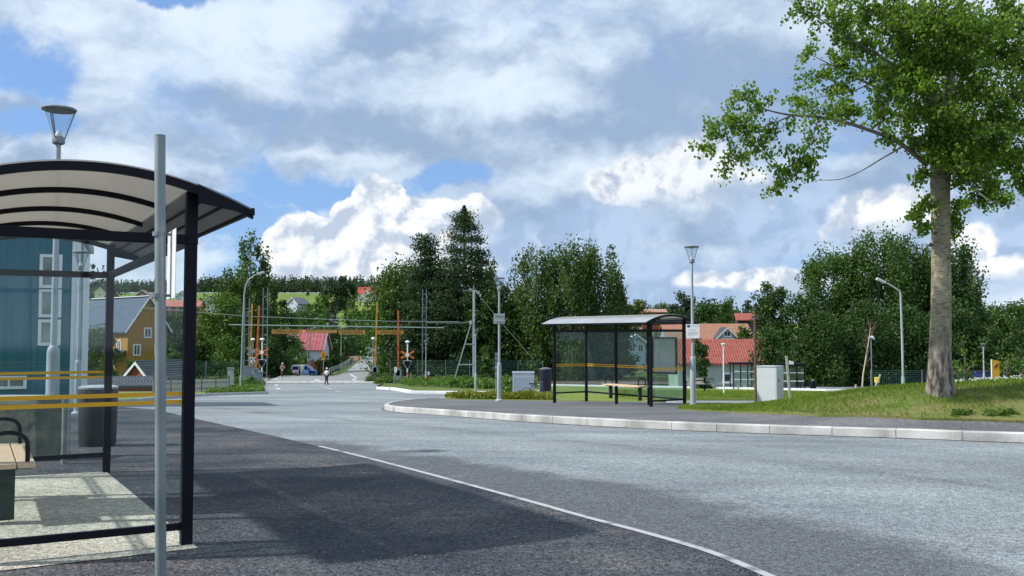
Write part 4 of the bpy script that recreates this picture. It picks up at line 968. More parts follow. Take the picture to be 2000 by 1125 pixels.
# ------------------------------------------------------------------ people
skin = mat('skin', (.50, .30, .22), .6); hairm = mat('dark_hair', (.04, .03, .025), .7)
def skinmesh(name, pts, edges, rad, m, parent, lvl=1):
    me = bpy.data.meshes.new(name); me.from_pydata(pts, edges, []); o = bpy.data.objects.new(name, me); COL.objects.link(o); o.parent = parent
    s = o.modifiers.new('skin', 'SKIN'); sv = me.skin_vertices[0].data
    for i, r in enumerate(rad): sv[i].radius = (r, r) if not isinstance(r, tuple) else r
    sv[0].use_root = True; d = o.modifiers.new('sub', 'SUBSURF'); d.levels = lvl; d.render_levels = lvl; s.use_smooth_shade = True
    me.materials.append(m); return o
def person(label, loc, rz, top, legs, shoe, hat=None, pose='walk', H=1.76, lower=False):
    t = thing('person', label, 'person', loc, rz); k = H / 1.76
    if pose == 'walk': ll = [(-.10, .12, .50), (-.10, -.10, .09)]; rl = [(.10, -.02, .52), (.10, .26, .13)]; la = [(-.24, -.06, 1.16), (-.25, -.20, .92), (-.25, -.24, .84)]; ra = [(.24, .10, 1.14), (.27, -.02, .92), (.27, -.06, .84)]
    elif pose == 'ride': ll = [(-.16, -.42, .80), (-.15, -.20, .38)]; rl = [(.16, -.42, .80), (.15, -.20, .38)]; la = [(-.27, -.28, 1.22), (-.24, -.52, 1.10), (-.24, -.60, 1.08)]; ra = [(.27, -.28, 1.22), (.24, -.52, 1.10), (.24, -.60, 1.08)]
    else: ll = [(-.10, .0, .50), (-.10, .02, .09)]; rl = [(.10, -.0, .52), (.11, .02, .09)]; la = [(-.25, -.02, 1.16), (-.26, -.12, .96), (-.26, -.16, .88)]; ra = [(.25, .0, 1.15), (.26, -.14, .98), (.26, -.20, .93)]
    P0 = [(0, 0, .95), (0, 0, 1.18), (0, 0, 1.38), (0, 0, 1.50), (0, -.01, 1.60), (0, -.02, 1.70)]
    sh = [(-.18, 0, 1.42), (.18, 0, 1.42)]; hp = [(-.10, 0, .90), (.10, 0, .90)]
    lf = [(ll[1][0], ll[1][1] - .16, ll[1][2] - .04)]; rf = [(rl[1][0], rl[1][1] - .16, rl[1][2] - .04)]
    if pose == 'ride': P0 = [(x, y - (.12 if z > 1.3 else 0), z + (.0)) for x, y, z in P0]
    pts = P0 + sh + la + ra + hp + ll + lf + rl + rf
    pts = [(x * k, y * k, z * k) for x, y, z in pts]
    e = [(0, 1), (1, 2), (2, 3), (3, 4), (4, 5), (2, 6), (2, 7), (6, 8), (8, 9), (9, 10), (7, 11), (11, 12), (12, 13), (0, 14), (0, 15), (14, 16), (16, 17), (17, 18), (15, 19), (19, 20), (20, 21)]
    r = [.13, .12, .14, .055, .085, .075, .055, .055, .042, .034, .030, .042, .034, .030, .085, .085, .058, .038, .035, .058, .038, .035]
    skinmesh('body', pts, e, r, skin, t)
    tp = [pts[i] for i in (0, 1, 2, 6, 7, 8, 11)]
    skinmesh('shirt', tp, [(0, 1), (1, 2), (2, 3), (2, 4), (3, 5), (4, 6)], [(.17, .15), (.16, .14), (.17, .15), .075, .075, .062, .062], top, t)
    i0 = [0, 14, 15, 16, 19, 17, 20]; tp = [pts[i] for i in i0]
    skinmesh('trousers', tp, [(0, 1), (0, 2), (1, 3), (2, 4), (3, 5), (4, 6)], [.155, .11, .11, .08, .08, .060, .060], legs, t)
    for a, b_ in ((17, 18), (20, 21)):
        p, q = Vector(pts[a]), Vector(pts[b_]); b = MB().bar(p + Vector((0, .06, -.045)), q + Vector((0, 0, -.02)), .10, .085); b.build('shoe', shoe, t, bevel=.02)
    hx = Vector(pts[5]); b = MB()
    if hat: MB().lathe([(.115, -.02), (.118, .02), (.10, .09), (.03, .125)], tuple(hx), 14).build('hat', hat, t, smooth=True)
    else: MB().lathe([(.095, -.06), (.112, .02), (.09, .09), (.03, .12)], (hx.x, hx.y + .012, hx.z), 14).build('hair', hairm, t, smooth=True)
    return t
blackcloth = mat('black_cloth', (.015, .015, .02), .85); whitecloth = mat('white_cloth', (.74, .74, .78), .85, (.66, .67, .72), 8); greycloth = mat('grey_cloth', (.10, .11, .16), .85)
q = G(638, 751.5); person('person in a white shirt, black trousers and pale cap walking across the road', (q.x, q.y, gz(q.x, q.y)), R(168), whitecloth, blackcloth, blackcloth, white)
D = 158; x = X(733, D); person('person in dark top and blue jeans standing on the far road edge', (x, D, gz(x, D)), R(20), blackcloth, mat('jeans', (.05, .09, .20), .85), blackcloth, white, 'stand', 1.85)
# motorcycle with rider
D = 120.5; x = X(551, D); t = thing('motorcycle', 'dark motorcycle with red fairing at the left of the crossing', 'motorcycle', (x, D, gz(x, D)), R(15)); z0 = t.location.z
for y in (-.72, .72):
    a = [(0.0, y + .30 * math.cos(q), .32 + .30 * math.sin(q)) for q in np.linspace(0, 2 * math.pi, 17)[:-1]]
    b = MB().tube(a + [a[0], a[1]], .065, 8, cap=False); wh = b.build('wheel', blackcloth, t); MB().tube([(-.04, y, .32), (.04, y, .32)], .17, 14).build('rim', galv, wh)
MB().prism([(-.14, -.25, .45), (-.14, .35, .40), (-.14, .55, .85), (-.14, .15, .95), (-.14, -.45, .98), (-.14, -.62, .80)], (.28, 0, 0)).build('fairing', mat('motorcycle_red', (.30, .04, .04), .3), t, bevel=.04)
MB().box((0, .45, .86), (.24, .6, .12)).build('seat', blackcloth, t, bevel=.03)
b = MB().tube([(-.36, -.48, 1.10), (.36, -.48, 1.10)], .02, 8); b.tube([(0, -.72, .32), (0, -.48, 1.08)], .045, 8); b.build('handlebar', galv_dark, t); MB().tube([(0, -.68, .90), (0, -.60, .90)], .10, 12).build('headlight', white, t)
person('person riding the motorcycle, pinkish jacket and white helmet', (x + .0, D + .25, z0 + .02), R(15), mat('pink_jacket', (.34, .14, .14), .8), blackcloth, blackcloth, white, 'ride', 1.7)

# ------------------------------------------------------------------ van
D = 149.0; x0 = X(571, D); x = x0 + 2.0; zg = gz(x, D); zg = Z(712.8, D) - 1.78
t = thing('van', 'white van with blue front end half hidden by the crest of the road', 'van', (x, D, zg))
prof = [(-1.95, .30), (-2.0, .9), (-1.93, 1.70), (-1.75, 1.80), (.55, 1.78), (1.15, 1.15), (1.85, .95), (1.98, .70), (1.98, .32)]
cutx = .10
pw_ = [(px, pz) for px, pz in prof if px < cutx] 
pl = [(-1.95, .30), (-2.0, .9), (-1.93, 1.70), (-1.75, 1.80), (cutx, 1.79), (cutx - .5, .30)]
MB().prism([(a, -.85, b_) for a, b_ in pl], (0, 1.7, 0)).build('body', white, t, bevel=.05)
pf = [(cutx - .5, .30), (cutx, 1.785), (.55, 1.77), (1.15, 1.15), (1.85, .95), (1.98, .70), (1.98, .32)]
MB().prism([(a, -.845, b_) for a, b_ in pf], (0, 1.69, 0)).build('front_body', mat('van_light_blue', (.22, .42, .68), .3), t, bevel=.04)
wm = mat('van_window', (.02, .03, .12), .1)
MB().prism([(-1.8, -.862, 1.05), (-1.76, -.862, 1.58), (-.85, -.862, 1.58), (-.85, -.862, 1.05)], (0, .02, 0)).build('side_window', wm, t)
MB().prism([(.05, -.862, 1.08), (.18, -.862, 1.62), (.52, -.862, 1.62), (.98, -.862, 1.15), (.98, -.862, 1.05)], (0, .02, 0)).build('side_window', wm, t)
MB().add([(.60, -.75, 1.74), (1.16, -.80, 1.17), (1.16, .80, 1.17), (.60, .75, 1.74)], [(0, 1, 2, 3)]).build('windscreen', wm, t)
MB().prism([(.72, -.855, .40), (.8, -.855, .98), (1.85, -.855, .90), (1.99, -.855, .68), (1.99, -.855, .40)], (0, .02, 0)).build('blue_panel', mat('van_deep_blue', (.03, .05, .28), .3), t)
MB().box((1.985, -.6, .74), (.04, .25, .14)).build('headlight', white, t); MB().box((1.985, .6, .74), (.04, .25, .14)).build('headlight', white, t)
for px in (-1.25, 1.25):
    for s in (-1, 1):
        wh = MB().tube([(px, s * .86, .32), (px, s * .64, .32)], .32, 18).build('wheel', blackcloth, t); MB().tube([(px, s * .872, .32), (px, s * .86, .32)], .18, 12).build('rim', galv, wh)
D = 147.4; x = X(585.5, D); person('person in dark red jacket standing in front of the van side', (x, D, Z(716, D) - 1.74), R(-90), mat('maroon_cloth', (.10, .02, .05), .85), blackcloth, blackcloth, None, 'stand')
# bicycle by the round bin
D = 51.5; x = X(1046, D); t = thing('bicycle', 'dark bicycle leaning left of the large round bin', 'bicycle', (x, D, gz(x, D)), R(75))
for y in (-.5, .5):
    a = [(0, y + .33 * math.cos(q), .34 + .33 * math.sin(q)) for q in np.linspace(0, 2 * math.pi, 21)[:-1]]; b = MB().tube(a + [a[0], a[1]], .02, 6, cap=False)
    for q in range(6): b.bar((0, y, .34), (0, y + .32 * math.cos(q * 1.047), .34 + .32 * math.sin(q * 1.047)), .006)
    b.build('wheel', black, t)
b = MB()
for a, c in (((0, .5, .34), (0, .1, .36)), ((0, .1, .36), (0, .2, .85)), ((0, .1, .36), (0, -.35, .82)), ((0, .2, .80), (0, -.36, .84)), ((0, -.5, .34), (0, -.35, .98)), ((0, .5, .34), (0, .2, .80))): b.tube([a, c], .018, 6)
b.build('frame', mat('bike_blue', (.03, .06, .14), .4), t); MB().box((0, .22, .90), (.14, .26, .06)).build('saddle', black, t); MB().tube([(-.28, -.30, 1.0), (0, -.36, .98), (.28, -.30, 1.0)], .014, 6).build('handlebar', galv, t)
# white container behind bushes
D = 62; x0, x1 = X(1001, D), X(1043, D); t = thing('white_container', 'white ribbed metal box behind bushes left of the round bin', 'container', ((x0 + x1) / 2, D, gz(x0, D))); w = x1 - x0; h = Z(728, D) - t.location.z
MB().box((0, 0, h / 2), (w, 1.2, h)).build('body', mat('container_white', (.38, .42, .48), .5, (.44, .48, .54), 1), t); b = MB(); [b.box((-w / 2 + w * (i + .5) / 9, -.61, h * .45), (.03, .02, h * .8)) for i in range(9)]; b.build('rib', mat('container_rib', (.46, .50, .56), .5), t); MB().box((0, 0, h + .03), (w + .05, 1.25, .06)).build('lid', mat('container_white', (0, 0, 0)), t)
# tree stakes, yellow box, yellow pillar
D = 60; x = X(1712, D); t = thing('yellow_waste_box', 'small yellow box on a thin post by the slanting stake', 'waste box', (x, D, Z(765, D))); hh = Z(742, D) - t.location.z
MB().tube([(0.1, 0, 0), (0.1, 0, hh)], .03, 8).build('post', galv_dark, t); MB().box((0, 0, hh), (.26, .2, .34)).build('box', mat('signal_yellow', (.80, .62, .02), .5), t, bevel=.02)
stk = mat('pale_stake', (.50, .44, .38), .8, (.58, .52, .46), 8)
D = 59; gzz = lambda u: Z(768, D)
t = thing('tree_support', 'pale timber tree stakes with a rail round a leaning bare sapling', 'tree stakes', (X(1684, D), D, Z(768, D)))
o = Vector(t.location); b = MB()
b.bar(Vector((X(1670, D), D, Z(768, D))) - o, Vector((X(1670.5, D), D, Z(751, D))) - o, .09); b.bar(Vector((X(1703, D), D, Z(768, D))) - o, Vector((X(1719, D), D, Z(731, D))) - o, .08)
b.build('stake', stk, t); MB().bar(Vector((X(1683, D), D, Z(759.5, D))) - o, Vector((X(1705, D), D, Z(758, D))) - o, .04, .14).build('rail', stk, t)
D = 46; x = X(1945, D, 720); z0 = Z(752, D); h = Z(702, D) - z0; w = X(1952, D) - X(1938, D)
t = thing('yellow_pillar', 'yellow pillar sign with a dark logo and pale left edge on top of the grassy mound', 'pillar sign', (x, D, z0), 0)
MB().prism([(-w / 2, 0, -1), (w / 2, 0, -1), (w / 2, 0, h - .08), (-w / 2 + .02, 0, h)], (0, .05, 0)).build('panel', mat('amber_panel', (.62, .34, .008), .5, (.56, .30, .008), 2), t)
MB().box((-w / 2 - .02, .02, h / 2 - .5), (.04, .06, h + 1)).build('edge', mat('cream_edge', (.80, .76, .60), .5), t)
b = MB()
for k in range(3): b.bar((-w * .26 + k * .02, -.01, h * .64 + k * .06), (w * .26 + k * .02, -.01, h * .74 + k * .06), .03, .012, up=(0, 1, 0))
b.build('logo', mat('logo_dark_red', (.16, .02, .02), .5), t)
D = 87; x0, x1 = X(1908, D), X(1932, D); t = thing('blue_container', 'dark blue container behind the right-hand lantern lamp', 'container', ((x0 + x1) / 2, D, gz(x0, D))); h = Z(727, D) - t.location.z
MB().box((0, 0, h / 2), (x1 - x0, 1.5, h)).build('body', mat('dark_blue_box', (.012, .03, .10), .5, (.02, .04, .13), 1), t, bevel=.05); MB().box((0, 0, h + .05), (x1 - x0 + .1, 1.6, .1)).build('lid', mat('dark_lid', (.02, .02, .05), .5), t)

# ------------------------------------------------------------------ buildings
panem = mat('window_pane_dark', (.035, .045, .055), .08, (.10, .13, .15), 1.2, spec=.8)
def win(t, m, frame=.08, pane=panem, mull=1, trans=0):
    """window on a wall: m = (x, y, z, w, h, rot) with the wall facing local -Y before rot"""
    x, y, z, w, h, rz = m; M = Matrix.Translation((x, y, z)) @ Matrix.Rotation(rz, 4, 'Z')
    b = MB()
    def bx(c, d): 
        k = MB().box(c, d); b.add([M @ Vector(v) for v in k.v], k.f)
    bx((0, -.03, h / 2), (w + frame, .07, frame)); bx((0, -.03, -h / 2), (w + frame, .07, frame))
    bx((-w / 2, -.03, 0), (frame, .07, h - frame)); bx((w / 2, -.03, 0), (frame, .07, h - frame))
    for i in range(1, mull + 1): bx((-w / 2 + w * i / (mull + 1), -.025, 0), (frame * .6, .05, h - frame))
    for i in range(1, trans + 1): bx((0, -.022, -h / 2 + h * i / (trans + 1)), (w - frame, .045, frame * .8))
    f = b.build('window', whitewood, t); b2 = MB(); k = MB().box((0, -.008, 0), (w - frame, .012, h - frame)); b2.add([M @ Vector(v) for v in k.v], k.f); b2.build('pane', pane, f)
def house(name, label, u, D, vbase, w, d, hw, hr, rz, wallm, roofm, wins=(), gable_front=True, over=.35, chimney=False, trim=True, zb=None):
    """gabled house; local origin middle of the front wall, front wall faces -Y; gable_front puts the gable on the front"""
    x = X(u, D, vbase or 700); z0 = zb if zb is not None else (Z(vbase, D) if vbase else gz(x, D))
    t = thing(name, label, 'house', (x, D, z0), rz)
    if gable_front:
        MB().prism([(-w / 2, 0, -2), (w / 2, 0, -2), (w / 2, 0, hw), (0, 0, hw + hr), (-w / 2, 0, hw)], (0, d, 0)).build('wall', wallm, t)
        L = math.hypot(w / 2, hr); b = MB()
        for s in (-1, 1):
            nx, nz = hr / L * s, (w / 2) / L
            ex = s * (w / 2 + over); ez = hw - over * hr / (w / 2)
            b.prism([(0, -over, hw + hr + .02), (ex, -over, ez + .02), (ex + nx * .16, -over, ez + nz * .16 + .02), (0, -over, hw + hr + .2)], (0, d + 2 * over, 0))
        r = b.build('roof', roofm, t)
        if trim:
            b = MB()
            for s in (-1, 1):
                ex = s * (w / 2 + over); ez = hw - over * hr / (w / 2); b.bar((0, -over - .03, hw + hr + .06), (ex, -over - .03, ez + .06), .05, .24, up=(0, 1, 0)) if False else b.prism([(0, -over - .06, hw + hr + .1), (ex, -over - .06, ez + .1), (ex, -over - .06, ez - .18), (0, -over - .06, hw + hr - .18)], (0, .05, 0))
            b.build('verge_board', whitewood, r)
    else:
        MB().prism([(-w / 2, 0, -2), (-w / 2, d, -2), (-w / 2, d, hw), (-w / 2, d / 2, hw + hr), (-w / 2, 0, hw)], (w, 0, 0)).build('wall', wallm, t)
        L = math.hypot(d / 2, hr); b = MB(); kz = hr / (d / 2)
        for s in (-1, 1):
            e = d / 2 + over
            b.prism([(-w / 2 - over, d / 2, hw + hr + .02), (-w / 2 - over, d / 2 + s * e, hw - over * kz + .02), (-w / 2 - over, d / 2 + s * e, hw - over * kz + .2), (-w / 2 - over, d / 2, hw + hr + .2)], (w + 2 * over, 0, 0))
        r = b.build('roof', roofm, t)
        if trim:
            b = MB()
            for sx in (-1, 1):
                for s in (-1, 1):
                    e = d / 2 + over; xx_ = sx * (w / 2 + over + .03)
                    b.prism([(xx_, d / 2, hw + hr + .22), (xx_, d / 2 + s * e, hw - over * kz + .22), (xx_, d / 2 + s * e, hw - over * kz - .05), (xx_, d / 2, hw + hr - .05)], (.04 * sx, 0, 0))
            b.build('verge_board', whitewood, r)
    if chimney: MB().box((w * .12, d * .5, hw + hr + .3), (.7, .7, 1.3)).build('chimney', mat('chimney_brick', (.18, .09, .07), .9), r)
    for q in wins: win(t, q)
    return t
def boards(name, c, c2, sc=6): return mat(name, c, .75, c2, sc, stretch=(1, 1, .12), bump=.3, bscale=8)
def tiles(name, c, c2, n=26, horizontal=True):
    if name in MT: return MT[name]
    m = bpy.data.materials.new(name); m.use_nodes = True; t = m.node_tree; p = t.nodes['Principled BSDF']
    tcn = t.nodes.new('ShaderNodeTexCoord'); w1 = t.nodes.new('ShaderNodeTexWave'); w1.bands_direction = 'X'; w1.inputs['Scale'].default_value = n / 20.0; w1.inputs['Distortion'].default_value = .4
    w2 = t.nodes.new('ShaderNodeTexWave'); w2.bands_direction = 'Z'; w2.wave_profile = 'SAW'; w2.inputs['Scale'].default_value = n / 26.0
    nz = t.nodes.new('ShaderNodeTexNoise'); nz.inputs['Scale'].default_value = 2.2; nz.inputs['Detail'].default_value = 5
    for w in (w1, w2, nz): t.links.new(tcn.outputs['Object'], w.inputs['Vector'])
    a = t.nodes.new('ShaderNodeMath'); a.operation = 'MULTIPLY'; t.links.new(w1.outputs['Fac'], a.inputs[0]); t.links.new(w2.outputs['Fac'], a.inputs[1])
    r = t.nodes.new('ShaderNodeValToRGB'); r.color_ramp.elements[0].position = .3; r.color_ramp.elements[1].position = .7; r.color_ramp.elements[0].color = (*c, 1); r.color_ramp.elements[1].color = (*c2, 1)
    t.links.new(nz.outputs['Fac'], r.inputs[0]); t.links.new(r.outputs[0], p.inputs['Base Color']); p.inputs['Roughness'].default_value = .8
    b = t.nodes.new('ShaderNodeBump'); b.inputs['Strength'].default_value = 1; b.inputs['Distance'].default_value = .08; t.links.new(a.outputs[0], b.inputs['Height']); t.links.new(b.outputs[0], p.inputs['Normal'])
    MT[name] = m; return m
slate = tiles('slate_blue_roof', (.045, .075, .12), (.07, .105, .16)); redtile = tiles('red_clay_tiles', (.27, .065, .045), (.37, .105, .075)); orangetile = tiles('orange_clay_tiles', (.32, .15, .09), (.40, .20, .125))
redmetal = tiles('red_sheet_roof', (.28, .05, .06), (.40, .13, .14), 10); darkroof = tiles('dark_grey_roof', (.035, .045, .06), (.06, .07, .09))
ochre = boards('ochre_boards', (.30, .15, .02), (.38, .20, .035)); cream = boards('cream_boards', (.62, .56, .38), (.68, .62, .44)); whitew = boards('white_boards', (.48, .53, .60), (.56, .60, .67))
# blue building
bluem = boards('petrol_blue_boards', (.0005, .105, .155), (.001, .140, .200), 3)
C0 = Vector((X(140, 36, 600), 36.0)); fd = Vector((-.93, -.36)).normalized(); sdv = Vector((-.36, .93)).normalized()
rzb = math.atan2(-fd.y, -fd.x); zb = gz(C0.x, C0.y)
t = thing('blue_building', 'petrol blue boarded building with white framed windows at the left edge', 'building', (C0.x, C0.y, zb), rzb)
Wb, Db, Hb = 16.0, 10.0, 6.6
MB().box((-Wb / 2, Db / 2, Hb / 2 - .7), (Wb, Db, Hb + 1.4)).build('wall', bluem, t)
b = MB()
for i in range(int(Wb / .22)): b.box((-.25 - i * .22, -.012, Hb / 2), (.03, .024, Hb - .02))
b.build('batten', bluem, t)
MB().box((.045, Db / 2 - .1, Hb / 2 - .5), (.10, Db + .2, Hb + 1)).build('white_side_panel', whitewood, t)
MB().box((-Wb / 2, Db / 2, Hb + .16), (Wb + .5, Db + .5, .30)).build('roof', mat('flat_roof_edge', (.30, .33, .35), .6), t)
def loc_u(u):  # local x on the facade for a picture column
    a = ray(u, 600)[0]; c, s = math.cos(rzb), math.sin(rzb); # (C0.x + lx*c)/(C0.y + lx*s) = a
    return (a * C0.y - C0.x) / (c - a * s)
def loc_z(u, v): l = loc_u(u); y = C0.y + l * math.sin(rzb); return Z(v, y, u) - zb
for u0, u1, v0, v1, k in ((79, 117, 627, 672, 0), (79, 117, 568, 617, 0), (79, 117, 500, 560, 0), (-10, 53, 737, 757, 1), (-90, -40, 560, 672, 1)):
    xa, xb = loc_u(u0), loc_u(u1); um = (u0 + u1) / 2; za, zb2 = loc_z(um, v1), loc_z(um, v0)
    win(t, ((xa + xb) / 2, -.03, (za + zb2) / 2, xb - xa, zb2 - za, 0), .11, mat('window_reflecting', (.05, .07, .06), .05, (.22, .27, .27), .8, spec=.9), mull=k)
MB().tube([(.30, .6, 0), (.30, .6, Hb)], .05, 8).build('downpipe', galv, t)

# ochre wooden house
C1 = Vector((X(250, 118, 640), 118.0)); bd = Vector((-.75, .66)).normalized()
rz1 = math.atan2(-bd.y, -bd.x); z1 = gz(C1.x, C1.y)
t = thing('ochre_house', 'ochre yellow wooden house with slate blue roof and white windows', 'house', (C1.x, C1.y, z1), rz1)
Lh, Wg = 15.0, 5.2; ze = Z(640, 118) - z1; zr = Z(582, 120) - z1
MB().prism([(0, 0, -2), (0, Wg, -2), (0, Wg, ze), (0, Wg / 2, zr), (0, 0, ze)], (-Lh, 0, 0)).build('wall', ochre, t)
b = MB(); kz = (zr - ze) / (Wg / 2); ov = .5
for s, yc in ((-1, 0), (1, Wg)):
    e = (ze - kz * ov); ye = yc + s * ov
    b.prism([(.45, Wg / 2, zr + .03), (.45, ye, e + .03), (.45, ye, e + .22), (.45, Wg / 2, zr + .24)], (-Lh - .9, 0, 0))
rf = b.build('roof', slate, t); b = MB()
for s, yc in ((-1, 0), (1, Wg)):
    e = (ze - kz * ov); ye = yc + s * ov; b.prism([(.46, Wg / 2, zr + .26), (.46, ye, e + .26), (.46, ye, e + .0), (.46, Wg / 2, zr + .0)], (.05, 0, 0))
b.box((-Lh / 2, Wg / 2, zr + .27), (Lh + .9, .5, .1)); b.build('verge_board', whitewood, rf)
gw = lambda yy, v0, v1, w: win(t, (.0, yy, (Z(v0, 120) + Z(v1, 120)) / 2 - z1, w, Z(v0, 120) - Z(v1, 120), math.pi / 2), .16)
gw(2.6, 641, 659, .85); gw(1.2, 673, 693, .85); gw(4.0, 673, 693, .85)
for xw in (-2.2, -6, -10): win(t, (xw, 0, (Z(665, 118) + Z(686, 118)) / 2 - z1, 1.0, 1.3, 0), .16)
MB().prism([(-.2, -1.8, ze * .40), (-.2, 0, ze * .52), (-.2, 0, ze * .55), (-.2, -1.8, ze * .43)], (-4, 0, 0)).build('porch_roof', darkroof, t); b = MB(); [b.box((xq, -1.7, ze * .2), (.16, .16, ze * .42)) for xq in (-.3, -4)]; b.build('porch_post', whitewood, t)
# red sheds
house('red_shed', 'small red shed with white trimmed gable and dark roof by the ochre house', 270, 84, None, 3.3, 4.4, Z(739, 84) - gz(X(272, 84), 84), (Z(708, 84) - Z(739, 84)), R(-30), redwood, darkroof, (), True, .3)
tshed = house('low_red_shed', 'long low red shed with dark roof left of the small gabled shed', 232, 74, None, 6.5, 3.0, Z(756, 74) - gz(X(232, 74), 74), Z(741, 74) - Z(756, 74), R(6), redwood, darkroof, (), False, .2, trim=False)
# white house with the red sheet roof
z0 = gz(X(608, 175), 175); D = 175
t = house('white_red_roofed_house', 'white house with a red sheet metal roof behind the crossing', 608, D, None, 4.6, 7.0, Z(681, D) - z0, Z(650, D) - Z(681, D) + .4, 0, whitew, redmetal, (), False, .45)
for uu in (597, 609): win(t, (X(uu, D) - X(608, D), 0, Z(695, D) - z0, .75, 1.15, 0), .14)
MB().box((0, -1.2, 1.0), (6.4, .2, 1.9)).build('red_plank_fence', redwood, t)
t.location.x += -.4
MB().prism([(X(560, D) - X(608, D), 1, Z(652, D) - z0), (X(588, D) - X(608, D), 1, Z(666, D) - z0), (X(588, D) - X(608, D), 1, Z(700, D) - z0), (X(562, D) - X(608, D), 1, Z(700, D) - z0)], (0, 4, 0)).build('side_wing', whitew, t)
MB().prism([(X(559, D) - X(608, D), .6, Z(650, D) - z0), (X(596, D) - X(608, D), .6, Z(668.5, D) - z0), (X(596, D) - X(608, D), .6, Z(670, D) - z0), (X(559, D) - X(608, D), .6, Z(652, D) - z0)], (0, 4.8, 0)).build('wing_roof', redmetal, t)
# green cottage right
D = 90; z0 = Z(764, D); xc = 1418
t = house('green_cottage', 'pale green rendered cottage with bright red tiled roof', xc, D, 764, 9.0, 5.6, Z(709, D) - z0, Z(666.5, D) - Z(709, D), 0, mat('sage_render', (.30, .38, .32), .8, (.36, .44, .38), 1), redtile, (), False, .3, trim=False)
win(t, (X(1421, D) - X(xc, D), 0, Z(738, D) - z0, .75, .85, 0), .20, mull=0)
b = MB(); [b.box((X(u, D) - X(xc, D), -.02, Z(742 if u < 1400 else 755, D) - z0), (1.5, .02, .4)) for u in (1380, 1412)]
b.build('plinth_stain', mat('sage_plinth', (.20, .26, .23), .8), t)
# house with orange tiles and dormer
D = 128; z0 = gz(X(1395, D), D)
t = house('orange_tiled_house', 'house with orange tiled roof and a grey-blue front gable behind the cottage', 1388, D, None, 11.5, 8.0, Z(668, D) - z0 + .2, Z(637, D) - Z(668, D), 0, mat('bluegrey_render', (.30, .38, .42), .8), orangetile, (), False, .3, trim=False)
xg = X(1417, D) - X(1388, D); wg = X(1440, D) - X(1394, D)
g = MB().prism([(xg - wg * .43, -1.2, -2), (xg + wg * .43, -1.2, -2), (xg + wg * .43, -1.2, Z(664, D) - z0), (xg, -1.2, Z(643, D) - z0), (xg - wg * .43, -1.2, Z(664, D) - z0)], (0, 4, 0)).build('front_gable', mat('bluegrey_render', (0, 0, 0)), t)
b = MB()
for s in (-1, 1): b.prism([(xg, -1.5, Z(639, D) - z0), (xg + s * wg * .5, -1.5, Z(661, D) - z0), (xg + s * wg * .5, -1.5, Z(665, D) - z0), (xg, -1.5, Z(643, D) - z0)], (0, .08, 0))
b.build('verge_board', whitewood, g); b = MB()
for s in (-1, 1): b.prism([(xg, -1.4, Z(638.6, D) - z0), (xg + s * wg * .5, -1.4, Z(660.6, D) - z0), (xg + s * wg * .5, -1.4, Z(661.6, D) - z0), (xg, -1.4, Z(639.6, D) - z0)], (0, 4.5, 0))
b.build('gable_roof', darkroof, g); win(t, (xg, -1.2, Z(652, D) - z0, .9, .7, 0), .12); MB().box((xg, -1.5, Z(663, D) - z0), (1.6, .3, .3)).build('awning', whitewood, t)
# far houses
def wrow(n, w, z, ww=.9, hh=1.1, y=0): return [(-w / 2 + w * (i + .5) / n, y, z, ww, hh, 0) for i in range(n)]
house('red_apartment_house', 'dark red two storey house with two rows of white windows above the far shelter', 1279, 330, 633, 8.4, 8, Z(610, 330) - Z(633, 330), Z(604, 330) - Z(610, 330), 0, redwood, mat('far_roof_brown', (.36, .22, .17), .8), wrow(5, 8, 2.9, .9, .8) + wrow(5, 8, 1.1 + .3, .9, .8), False, .3, trim=False)
house('light_blue_house', 'pale blue house with white balcony seen through the far shelter glass', 1243, 150, 692, 3.4, 6, Z(668, 150) - Z(692, 150), Z(655, 150) - Z(668, 150), R(25), mat('paleblue_render', (.42, .52, .62), .8), mat('pale_roof', (.40, .46, .52), .6), wrow(2, 3, 1.0), True, .3)
house('small_red_house', 'small dark red house far behind the roof edge of the far shelter', 1238, 260, 662, 4.5, 5, Z(647, 260) - Z(662, 260), 1.0, 0, redwood, mat('far_roof_brown', (0, 0, 0)), wrow(2, 4, 1.2), False, .3, trim=False)
house('orange_roofed_house', 'house with orange-red roof and dark wall behind the bright bush', 1459, 190, 640, 3.6, 6, Z(625, 190) - Z(640, 190), Z(613, 190) - Z(625, 190), R(-8), mat('dark_wall', (.03, .04, .06), .8), redtile, (), False, .4, trim=False)
house('yellow_hill_house', 'small cream yellow house on the wooded hill seen through the shelter glass', 192, 520, None, 5.2, 7, 6.0, 2.6, R(18), cream, mat('far_roof_brown', (0, 0, 0)), [(0, 0, 4.6, .9, .9, 0)], True, .5, zb=Z(592, 520))
house('red_hill_house', 'dark red gabled house at the edge of the green field', 275, 480, None, 7.4, 7, 2.6, Z(567.5, 480) - Z(579, 480), R(6), redwood, mat('far_roof_brown', (0, 0, 0)), [(0, 0, 3.4, .9, .9, 0)] + wrow(3, 7, 1.3), True, .5, zb=Z(588, 480))
house('grey_white_hill_house', 'pale gabled house on the hill just right of the foreground pole', 352, 450, None, 5.6, 6, 3.0, Z(569, 450) - Z(579, 450), R(-8), mat('pale_bluegrey', (.46, .52, .56), .8), mat('mossy_roof', (.16, .22, .20), .8), [(0, 0, 3.6, .8, .8, 0)] + wrow(3, 5, 1.4), True, .5, zb=Z(591, 450))
house('white_hill_house', 'white gabled house on the hill just right of the black shelter post', 406, 440, None, 6.0, 6, 2.4, Z(577, 440) - Z(589, 440), R(-5), whitew, darkroof, [(0, 0, 2.9, 1.1, .8, 0)], True, .5, zb=Z(601, 440))
